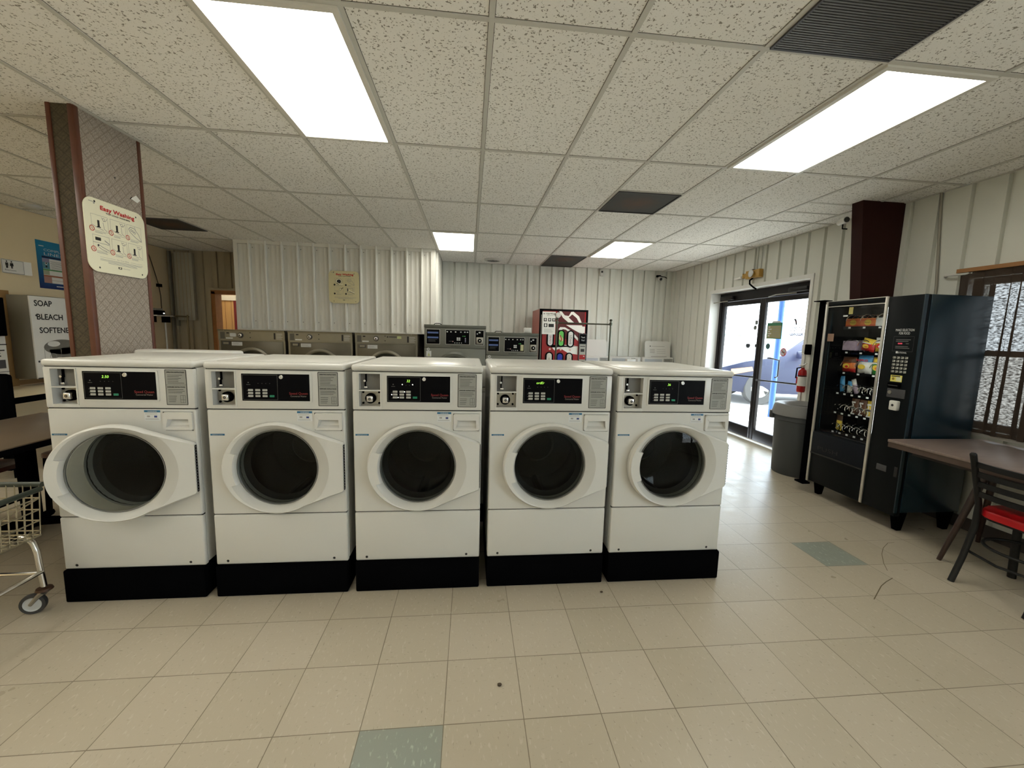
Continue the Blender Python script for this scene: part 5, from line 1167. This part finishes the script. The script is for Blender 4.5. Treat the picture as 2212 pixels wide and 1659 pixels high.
m = MB(); m.box(-.012, .02, Wv+.006, Wv+.075, .095, Ht+.008, blk, bev=.004); m.box(-.05, .03, Wv-.02, Wv+.10, Ht+.008, Ht+.016, blk); m.box(-.04, .04, Wv, Wv+.10, .080, .095, blk); m.build('side_post', t)
sg = glass('snack_window_glass', (.93, .95, .93), 1.3)
m = MB(); m.poly([(.012, gy0+.010, .63), (.012, Wv-.018, .63), (.012, Wv-.018, 1.785), (.012, gy0+.010, 1.785)][::-1], sg); m.build('window_pane', t)
m = MB(); m.box(.44, .45, gy0, Wv-.018, .61, 1.80, blk); m.box(.05, .45, gy0-.004, gy0+.002, .18, 1.80, blk); m.box(.052, .44, gy0+.01, Wv-.02, .19, .61, blk); m.box(.052, .44, Wv-.0205, Wv-.0185, .61, 1.80, blk); m.box(.052, .44, gy0+.01, Wv-.02, 1.79, 1.80, blk)
m.box(.05, .30, .56+.0, .562, .63, 1.0, M('divider_smoke', (.02, .02, .02), .2)) if False else None
m.build('interior_liner', t)
def ycol(q, n): return (.745-.141*q) if n == 3 else (.785-.0735*q)
SH = (1.622, 1.395, 1.205, 1.010, .825, .640); OFF = .10
for k, z in enumerate(SH):
    m = MB(); m.box(.075+OFF, .40, .39, Wv-.025, z-.014, z-.008, blk); m.box(.068+OFF, .075+OFF, .39, Wv-.025, z-.034, z-.006, blk)
    n = 3 if k < 3 else 6
    for q in range(n):
        yy = ycol(q, n); m.box(.064+OFF, .068+OFF, yy-.010, yy+.010, z-.026, z-.012, lwh)
    m.build('shelf', t)
def coil(y, z, r, turns=5):
    m = MB(); pts = []
    for i in range(turns*14+1):
        a = 2*PI*i/14; pts.append((.075+OFF+.20*i/(turns*14), y+r*math.cos(a), z+r+r*math.sin(a)))
    m.tube(pts, .0036, chrome, 5); return m.build('spiral', t)
for k, z in enumerate(SH):
    n = 3 if k < 3 else 6
    for q in range(n): coil(ycol(q, n), z-.006, .052 if n == 3 else .036, 4)
lampm = M('cabinet_lamp_tube', (1, 1, 1), .5, var=0, emit=7., ecol=(.95, 1, .97))
m = MB(); m.cyl((.045, gy0+.030, .72), (.045, gy0+.030, 1.76), .009, lampm, 10); m.build('lamp_tube', t)
m = MB(); m.box(-.010, 0, gy0+.016, Wv-.022, .42, .615, M('chute_flap', (.009, .011, .015), .5, spec=.12), bev=.004); fl = m.build('delivery_flap', t)
m = MB(); m.box(-.014, 0, gy0+.016, Wv-.020, .405, .419, ink); m.build('flap_hinge', t)
b = Bd((-.0105, 0, 0), *WEST); b.text('PUSH', -(gy0+.36), .455, .052, ink, 1, w=.21); b.build('flap_lettering', fl)
# keypad column
b = Bd((0, 0, 0), *WEST); C_ = -.115
b.text('MAKE SELECTION', C_, 1.565, .026, lwh, 1, w=.135); b.text('FOR FOOD', C_, 1.540, .026, lwh, 1, w=.078)
fake_lines(b, C_-.055, C_+.055, [1.500, 1.488, 1.448, 1.436], .005, dim, 1, .2); b.text('888', C_-.022, 1.466, .014, M('led_red', (.5, .05, .07), .5, var=0, emit=.5, ecol=(1, .1, .15)), 1, w=.032); b.rect(C_+.02, C_+.042, 1.468, 1.473, dim, 1)
b.text('NATIONAL', C_, 1.395, .018, lwh, 1, w=.07); b.rect(C_-.045, C_-.030, 1.395, 1.412, lwh, 1)
b.frame(C_-.075, C_+.075, 1.41, 1.525, .0015, dkg, 1); pp = b.build('front_print', t)
for r_ in range(5):
    for c_ in range(4):
        m = MB(); y = .163-.030*c_; z = 1.362-.027*r_; m.box(-.005, 0, y-.010, y+.010, z-.008, z+.008, M('keypad_key', (.42, .42, .38), .4), bev=.001, seg=1); m.box(-.0054, -.005, y-.001, y+.007, z-.002, z+.005, ink); m.build('keypad_key', t)
b = Bd((-.001, 0, 0), *WEST); yl = M('sticker_yellow', (.75, .68, .15), .5); b.rect(-.172, -.085, 1.175, 1.225, yl, 1); b.rect(-.128, -.090, 1.180, 1.212, M('sticker_pale', (.7, .72, .5), .5), 2); b.rect(-.165, -.10, 1.213, 1.220, ink, 2); b.disc(-.15, 1.197, .010, M('ink_ochre', (.3, .2, .02)), 2); b.build('payment_sticker', t)
m = MB(); m.box(-.02, 0, .085, .175, 1.13, 1.165, blk, bev=.004); m.box(-.024, -.018, .095, .165, 1.143, 1.148, dkg); m.build('bill_slot', t)
m = MB(); m.box(-.008, 0, .045, .18, 1.05, 1.12, dkg, bev=.003); m.lathe([(.014, 0), (.014, -.006), (0, -.006)], (-.008, .155, 1.09), XA, steel, 16); m.build('coin_panel', t)
m = MB(); m.box(-.035, 0, .070, .130, .955, 1.03, wht2, bev=.008); m.disc((-.0355, .10, .995), -XA, .010, ink, 12); m.build('lock_guard', t)
m = MB(); m.box(-.004, 0, .105, .185, .455, .505, dkg, bev=.003); m.box(-.003, .01, .115, .165, .460, .500, steel); m.build('coin_return', t); m = MB(); m.box(-.006, 0, .02, .045, .44, .52, ink, bev=.003); m.build('door_latch', t)
b = Bd((.010, 0, 0), *WEST); b.rect(-.615, -.575, 1.715, 1.775, M('sticker_straw', (.45, .40, .14), .5), 1); b.rect(-.665, -.62, 1.695, 1.708, lwh, 1); b.rect(-.80, -.735, 1.475, 1.545, M('sticker_tan', (.28, .17, .12), .5), 1); b.build('window_sticker', t)
# products, each one a thing
def pouch(name, y, z, w, h, d, mats, label, cat='snack', lean=0., txt=None, grp='snacks in the vending machine'):
    m = MB(); n = 8; rows = []
    for j in range(n+1):
        v = j/n; th = d/2*max(.06, math.sin(PI*v)**.5) ; ww = w/2*(1-.06*math.sin(PI*v))
        rows.append([(-th*math.cos(PI*(i/8-.5))*1 if False else th*math.sin(2*PI*i/12), ww*math.cos(2*PI*i/12), h*v) for i in range(12)])
    m.rings(rows, mats[0])
    for f in m.bm.faces:
        cz_ = f.calc_center_median().z/h
        if len(mats) > 1 and cz_ > .68: f.material_index = m.mi(mats[1])
        if len(mats) > 2 and cz_ < .28: f.material_index = m.mi(mats[2])
    o = m.build(name, None, (3.38+.115+OFF, 1.02+y, z)); o.rotation_euler = (lean, 0, 0); tag(o, label, cat, grp)
    if txt:
        b = Bd((-d/2-.002, 0, 0), *WEST)
        if txt[0] == 'MM': b.text('M', w*.22, h*.25, txt[3], txt[1], 1, w=w*.9, rot=PI/2, bold=.002); b.text('M', w*.22, h*.60, txt[3], txt[1], 1, w=w*.9, rot=PI/2, bold=.002)
        else: b.text(txt[0], 0, h*txt[2], txt[3], txt[1], 1, w=w*.8, bold=.001); b.disc(0, h*.36, w*.26, yw, 1, h*.13)
        b.build('lettering', o)
    elif h > .1 and w > .08:
        b = Bd((-d/2-.002, 0, 0), *WEST); b.disc(0, h*.40, w*.24, yw if mats[0] is not yw else rd_, 1, h*.16); b.disc(w*.05, h*.36, w*.12, mats[-1] if mats[-1] is not yw else og, 2, h*.08); b.rect(-w*.32, w*.32, h*.62, h*.70, br if mats[0] is og else wt, 1); b.build('bag_print', o)
    return o
def PM(k, c, r): return M(k, c, r, var=.4, scale=26)
og, yw, rd_, bl, wt, gn, pk, br = (PM('pack_orange', (.60, .16, .03), .35), PM('pack_yellow', (.70, .50, .06), .35), PM('pack_red', (.50, .02, .02), .35), PM('pack_blue', (.06, .25, .50), .35), PM('pack_white', (.62, .62, .60), .35), PM('pack_green', (.04, .32, .06), .35), PM('pack_mauve', (.40, .32, .42), .35), PM('pack_brown', (.10, .04, .02), .35))
def carton(y, z, w, h, mm, label, disc_=None):
    m = MB(); m.box(0, .16, -w/2, w/2, 0, h, mm); o = m.build('candy_box', None, (3.38+.085+OFF, 1.02+y, z)); tag(o, label, 'snack', 'snacks in the vending machine')
    if disc_: b = Bd((0, 0, 0), *WEST); b.disc(0, h*.5, w*.22, disc_, 1, h*.36); b.rect(-w*.5, w*.5, h*.12, h*.2, rd_, 1); b.rect(-w*.5, w*.5, h*.75, h*.80, rd_, 1); b.text("Reese's", 0, h*.42, h*.26, br, 3, w=w*.36); b.build('box_print', o)
    return o
Y3 = [ycol(q, 3) for q in range(3)]; Y6 = [ycol(q, 6) for q in range(6)]
carton(Y3[0]-.01, 1.612, .145, .075, og, 'orange candy box on the top shelf, nearer the glass door side', yw); carton(Y3[1]-.01, 1.612, .145, .075, og, 'orange candy box in the middle of the top shelf', yw)
carton(Y3[2], 1.612, .12, .075, wt, 'white candy box at the keypad end of the top shelf')
carton(Y3[0]-.0, 1.398, .13, .085, pk, 'mauve and yellow snack box on the second shelf'); 
pouch('chip_bag', Y3[1]-.01, 1.397, .125, .11, .06, (rd_, yw), 'red chip bag with yellow top on the second shelf', lean=.2)
pouch('chip_bag', Y3[2], 1.397, .12, .12, .06, (yw, wt), 'yellow bag at the keypad end of the second shelf')
pouch('chip_bag', Y3[0]-.0, 1.197, .135, .14, .07, (og, br, rd_), 'orange chip bag on the third shelf')
pouch('chip_bag', Y3[1]-.01, 1.197, .135, .165, .07, (wt, bl, MATS['pack_white']), 'blue and white ridged chip bag on the third shelf', txt=('RUFFLES', rd_, .66, .026))
pouch('chip_bag', Y3[2]-.0, 1.197, .12, .15, .07, (gn, yw), 'bright green chip bag on the third shelf')
pouch('candy_bar', Y6[0], 1.003, .05, .15, .03, (bl, MATS['pack_blue']), 'light blue candy stick on the fourth shelf, first spiral', lean=-.1)
pouch('candy_bar', Y6[1], 1.003, .055, .11, .03, (wt, bl), 'white and blue candy pack in the second spiral, fourth shelf')
pouch('candy_bar', Y6[2], 1.003, .045, .14, .03, (pk, wt), 'mauve candy stick in the third spiral, fourth shelf', lean=-.35)
for q, mm, lb in ((2, br, 'brown candy pack lettered MM, third spiral of the fifth shelf'), (3, MATS['pack_brown'], 'brown candy pack lettered MM, fourth spiral of the fifth shelf'), (4, yw, 'yellow candy pack lettered MM, fifth spiral of the fifth shelf')):
    pouch('candy_bar', Y6[q], .812, .07, .15, .03, (mm,), lb, txt=('MM', wt, .35, .05))
pouch('candy_bar', Y6[0]-.01, .637, .06, .15, .03, (yw, br, yw), 'yellow and brown candy pack alone on the bottom shelf')
# ================================================================== curtain, rod, table, chair
cl = bpy.data.materials.new('woven_dark_cloth'); cl.use_nodes = True; MATS['woven'] = cl
_N, _L = cl.node_tree.nodes, cl.node_tree.links; _b = _N['Principled BSDF']; _b.inputs['Base Color'].default_value = (.035, .022, .014, 1); _b.inputs['Roughness'].default_value = .9
_tc = _N.new('ShaderNodeTexCoord'); _mp = _N.new('ShaderNodeMapping'); _mp.inputs['Scale'].default_value = (1, 1.0, 2.2); _L.new(_tc.outputs['Object'], _mp.inputs[0])
_n1 = _N.new('ShaderNodeTexNoise'); _n1.inputs['Scale'].default_value = 52; _n1.inputs['Detail'].default_value = 3; _mp.inputs['Scale'].default_value = (1, 1.1, 2.4); _L.new(_mp.outputs[0], _n1.inputs['Vector'])
_mr = _N.new('ShaderNodeMapRange'); _mr.inputs[1].default_value = .36; _mr.inputs[2].default_value = .66; _mr.inputs[3].default_value = .008; _mr.inputs[4].default_value = .10; _L.new(_n1.outputs['Fac'], _mr.inputs[0])
_tr = _N.new('ShaderNodeBsdfTransparent'); _tr.inputs[0].default_value = (1, .97, .93, 1); _ms = _N.new('ShaderNodeMixShader'); _L.new(_mr.outputs[0], _ms.inputs[0]); _L.new(_b.outputs[0], _ms.inputs[1]); _L.new(_tr.outputs[0], _ms.inputs[2]); _L.new(_ms.outputs[0], _N['Material Output'].inputs[0])
t = thing('window_curtain', (3.99, 1.31, 0), 'dark brown loosely woven curtain hanging over the right window', 'curtain')
m = MB(); rows = []; n = 420
for j in range(13):
    v = j/12; z = .80+1.245*v; row = []
    for i in range(n+1):
        s_ = i/n; th = s_*2*PI*16+1.6*math.sin(s_*7)+.9*math.sin(s_*23+1.2*v); amp = .026*(.45+.55*(1-v)**.5)
        row.append((amp*math.sin(th)+.003*math.sin(th*3), -(2.45)*s_-.034*math.sin(2*th)*(.5+.5*(1-v))+.05*(1-v)*(s_-.2), z))
    rows.append(row)
m.rings(rows, cl, closed=False); m.build('cloth', t)
m = MB(); m.box(-.02, .02, -2.46, 0, 2.045, 2.075, M('valance_orange_brown', (.30, .14, .045), .6)); pts = []
m.build('header_board', t)
m = MB(); m.tube([(.0, -.1, 2.035), (.0, .09, 2.04), (.055, .13, 2.035)], .011, wht2, 8); m.build('rod', t)
t = thing('dining_table', (3.19, -.9, 0), 'brown wood grain table against the window beside the snack machine', 'table')
wg = NT('brown_wood_grain'); _v = wg.tc.outputs['Object']; _c = wg.mix(wg.noise(wg.mapping(_v, (1.2, 9, 1)), 7, 5, .65), (.12, .085, .07), (.27, .21, .18)); wg.L.new(_c, wg.b.inputs['Base Color']); wg.b.inputs['Roughness'].default_value = .33
m = MB(); m.box(0, .80, 0, 1.885, .742, .762, wg.m, bev=.003); m.box(.004, .796, .004, 1.881, .705, .742, M('table_edge_wood', (.075, .048, .036), .4, var=.3, scale=18)); m.build('tabletop', t)
m = MB(); m.box(.10, .70, .10, 1.785, .665, .705, M('walnut_apron', (.02, .012, .009), .5, var=.2)); m.build('apron', t)
wln = M('walnut_leg', (.030, .014, .010), .35, var=.25, scale=15)
for x, y, dx, dy in ((.13, 1.56, -1, -.2), (.68, 1.75, 1, 1), (.13, .2, -1, -1), (.68, .15, 1, -1)):
    m = MB(); m.cyl((x+.04*dx if x > .3 else x-.01, y-.02 if x < .3 else y, 0), (x+.14 if x < .3 else x-.06, y-.10*1, .67), .013, wln, 12, .024); m.build('leg', t)
def slat_chair(name, loc, rz, label):
    t = thing(name, loc, label, 'chair', rz)
    cb_ = M('chair_black_metal', (.006, .006, .006), .42, var=.15, spec=.3)
    # local: back at y=0, seat towards +y
    for s_ in (-1, 1):
        m = MB(); m.tube([(.175*s_, -.055, 0), (.175*s_, .0, .16), (.172*s_, .045, .36), (.170*s_, .045, .50), (.172*s_, .0, .66), (.174*s_, -.045, .815)], .0165, cb_, 10); m.ball((.174*s_, -.046, .815), .017, cb_, 10); m.build('back_post', t)
        m = MB(); m.tube([(.185*s_, .40, 0), (.175*s_, .36, .43)], .021, cb_, 10); m.build('leg', t)
    for z in (.76, .70, .64, .575):
        y = .0+(-.035*(z-.66)/.155 if z > .66 else .045*(.66-z)/.16); pts = [(.17*q/6, y-.030*(1-(q/6)**2), z) for q in range(-6, 7)]
        m = MB(); rows = [[(p[0], p[1]-.006, p[2]-.016), (p[0], p[1]+.006, p[2]-.016), (p[0], p[1]+.006, p[2]+.016), (p[0], p[1]-.006, p[2]+.016)] for p in pts]; m.rings(rows, cb_, sm=False); m.build('slat', t)
    m = MB(); P_ = [(.19*math.cos(a)*(1 if True else 0), .225+.20*math.sin(a)) for a in [2*PI*i/32 for i in range(32)]]
    P_ = rrect(-.19, .19, .03, .43, .11, 8); m.prism(P_, (0, 0, .44), XA, YA, 0, .045, M('red_vinyl', (.42, .006, .010), .28), bev=.015, seg=3); m.build('seat', t)
    m = MB(); m.prism(rrect(-.18, .18, .04, .42, .10, 8), (0, 0, .425), XA, YA, 0, .016, cb_); m.build('seat_frame', t)
    m = MB(); ring = [(.178*math.cos(a) if True else 0, .18+.17*math.sin(a), .27) for a in [2*PI*i/28 for i in range(29)]]; m.tube(ring, .009, cb_, 8); m.tube([(-.175, .03, .20), (0, -.02, .20), (.175, .03, .20)], .008, cb_, 8); m.build('stretcher_ring', t)
    return t
slat_chair('slat_back_chair', (3.155, .235, 0), -PI/2, 'black ladder back metal chair with red vinyl seat facing the table')
o = slat_chair('slat_back_chair', (3.95, -.35, 0), PI/2, 'second black metal chair with red seat across the table, mostly beyond view') if False else None
# floor debris and scuffs
for (x, y, r_, lb) in ((.222, -.148, .011, 'dark crumb of dirt on the cream tiles in front of the middle washers'), (.852, .433, .009, 'small dark crumb on the floor below the fourth washer')):
    m = MB(); m.ball((0, 0, .005), r_, M('dirt_dark', (.05, .035, .02), .9), 7, (1, .7, .5)); o = m.build('dirt_crumb', None, (x, y, 0)); tag(o, lb, 'debris')
scf = M('scuff_mark', (.12, .09, .05), .7)
for P_, w_, lb in (([(3.24, 0.876), (3.182, 0.872), (3.07, 0.806), (2.975, 0.73), (2.867, 0.62), (2.802, 0.537)], .003, 'thin curved scuff on the tiles before the snack machine, farther one'), ([(2.75, 0.459), (2.667, 0.425), (2.593, 0.388), (2.517, 0.338), (2.418, 0.272)], .005, 'darker curved scuff on the tiles between the snack machine and the viewer')):
    b = Bd((0, 0, .0004), XA, YA); b.line(P_, w_, scf, 1); o = b.build('floor_scuff'); tag(o, lb, 'scuff mark')
# ================================================================== outdoors
asph = M('sunlit_asphalt', (.42, .41, .39), .9, var=.1, scale=2); conc = M('sidewalk_concrete', (.50, .49, .46), .9, var=.08)
m = MB(); m.box(4.28, 200, -90, 260, -.16, -.06, asph); struct(m, 'ground_asphalt')
m = MB(); m.box(4.30, 5.35, -8, 14, -.15, -.012, conc, bev=.01); struct(m, 'sidewalk')
gv = NT('gravel_mix'); _vv = gv.N.new('ShaderNodeTexVoronoi'); _vv.inputs['Scale'].default_value = 34; gv.L.new(gv.tc.outputs['Object'], _vv.inputs['Vector']); gv.L.new(gv.mix(_vv.outputs['Distance'], (.60, .58, .54), (.16, .16, .17)), gv.b.inputs['Base Color']); gv.bump(_vv.outputs['Distance'], 1, .02)
m = MB(); m.box(5.36, 5.92, -8, 14, -.15, -.035, gv.m); o = m.build('gravel_strip'); tag(o, 'strip of gray gravel between the sidewalk and the parking lot', 'gravel', kind='stuff')
m = MB(); m.box(X1+.24, 6.45, -8, 10, 2.62, 2.80, M('canopy_white', (.6, .6, .58), .6)); struct(m, 'canopy')
m = MB(); m.cyl((6.02, 5.70, -.035), (6.02, 5.70, 2.62), .05, M('post_blue_paint', (.02, .09, .30), .5), 20); o = m.build('canopy_post'); tag(o, 'slim round blue canopy post outside the right door leaf', 'post')
# parked car, side towards the door, nose to the left
carb = M('car_slate_blue', (.022, .028, .062), .35, .0, var=.05, spec=.3); carg = M('car_window_dark', (.02, .035, .055), .15, .0, spec=.3)
CR = math.radians(78); t = thing('parked_car', (6.90-(.1*math.cos(CR)+.95*math.sin(CR)), 7.33-(.1*math.sin(CR)-.95*math.cos(CR)), -.06), 'slate blue car parked outside the glass doors, nose pointing left', 'car', CR); t.scale = (1.06, 1.06, 1.16)
ST = [(0, .45, .62, .78, .55, .62), (.12, .28, .74, .86, .72, .76), (.6, .24, .88, .92, .80, .90), (1.15, .24, .97, .95, .86, .99), (1.35, .24, 1.02, .95, .84, 1.06), (2.1, .24, 1.04, .96, .62, 1.48), (2.6, .24, 1.04, .96, .60, 1.53), (3.5, .24, 1.05, .96, .60, 1.50), (4.2, .26, 1.06, .94, .66, 1.20), (4.6, .40, .98, .84, .70, 1.02)]
m = MB(); rows = []
for y, zb, zbelt, wl, wt_, zt in ST:
    h_ = [(-wl*.94, zb), (-wl, zb+.18), (-wl, zbelt-.12), (-wl*.965, zbelt), (-wt_, zt-.02), (-wt_*.8, zt)]
    row = h_+[(-a, b_) for a, b_ in h_[::-1]]; rows.append([(x+.95, -y, z) for x, z in row])
m.rings(rows, carb); m.build('body', t)
def side_x(y, f):     # point on the near side between belt and roof edge
    for (a, b_) in zip(ST[:-1], ST[1:]):
        if a[0] <= y <= b_[0]:
            k = (y-a[0])/(b_[0]-a[0]); zl = a[2]+(b_[2]-a[2])*k; wl = (a[3]+(b_[3]-a[3])*k)*.965; wt_ = a[4]+(b_[4]-a[4])*k; zt = a[5]-.02+(b_[5]-a[5])*k
            return Vector((.95-(wl+(wt_-wl)*f)-.008, -y, zl+(zt-zl)*f))
for (ya, yb, yc, yd) in ((1.62, 2.55, 2.50, 2.12), (2.65, 3.45, 3.40, 2.66)):
    m = MB(); m.poly([side_x(ya, .10), side_x(yb, .10), side_x(yc, .86), side_x(yd, .86)], carg); m.build('side_window', t)
m = MB(); A_ = lambda y, f, s_: Vector((.95+s_*(.95-side_x(y, f).x-.07), -y, side_x(y, f).z+.045))
m.poly([A_(1.42, .25, -1), A_(1.42, .25, 1), A_(2.06, .92, 1), A_(2.06, .92, -1)], M('windshield_cyan', (.03, .09, .12), .15, spec=.35)); m.build('windshield', t)
m = MB(); m.poly([(.045, -.30, .60), (.0, -.75, .70), (.0, -.72, .78), (.05, -.30, .72)], M('headlight_amber', (.65, .30, .15), .3)); m.build('headlight', t)
m = MB(); m.box(-.20, .0, -1.72, -1.60, .98, 1.12, carb, bev=.02); m.build('side_mirror', t)
for y in (.95, 3.65):
    for x in (.02, 1.68):
        m = MB(); m.lathe([(.2, .0), (.33, .0), (.345, .03), (.345, .19), (.33, .21), (.2, .21)], (x, -y, .345), XA, M('tire_rubber', (.06, .06, .06), .8), 32); w_ = m.build('wheel', t)
        m = MB(); m.lathe([(.23, .012), (.21, .03), (.05, .01), (0, .005)], (x-.01, -y, .345), XA, M('alloy_rim', (.5, .5, .48), .35, .6), 32)
        for k in range(5):
            a = 2*PI*k/5; m.poly([(x-.012, -y+.08*math.cos(a), .345+.08*math.sin(a)), (x-.004, -y+.18*math.cos(a-.22), .345+.18*math.sin(a-.22)), (x-.004, -y+.18*math.cos(a+.22), .345+.18*math.sin(a+.22))], ink)
        m.build('rim', w_)
# far street: low shop with a green roof edge, white truck
t = thing('far_shop', (70, 84, 0), 'low pale shop across the road with green roof edge and yellow letters', 'building')
m = MB(); m.box(0, 10, 0, 30, 0, 2.6, M('shop_pale', (.62, .60, .56), .8)); m.build('wall', t); m = MB(); m.box(-.6, 10.6, -.6, 30.6, 2.6, 3.1, M('shop_green', (.12, .42, .32), .6)); m.build('roof_edge', t)
b = Bd((-.7, 0, 0), *WEST); b.text('Buffet', -12, 1.9, 1.3, M('shop_yellow', (.70, .42, .05), .5), 1, w=6); b.build('sign_lettering', t)
t = thing('white_box_truck', (55, 70, -.06), 'white box truck far across the parking lot', 'truck')
m = MB(); m.box(0, 2.4, 0, 6, .8, 3.2, paper, bev=.05); m.build('cargo_box', t); m = MB(); m.box(.1, 2.3, -1.9, -.1, .6, 2.3, paper, bev=.2); m.build('cab', t)
for y in (-1.2, 4.8):
    for x in (.1, 2.0): m = MB(); m.lathe([(0, 0), (.45, 0), (.45, .25), (0, .25)], (x, y, .45), XA, blk, 20); m.build('wheel', t)
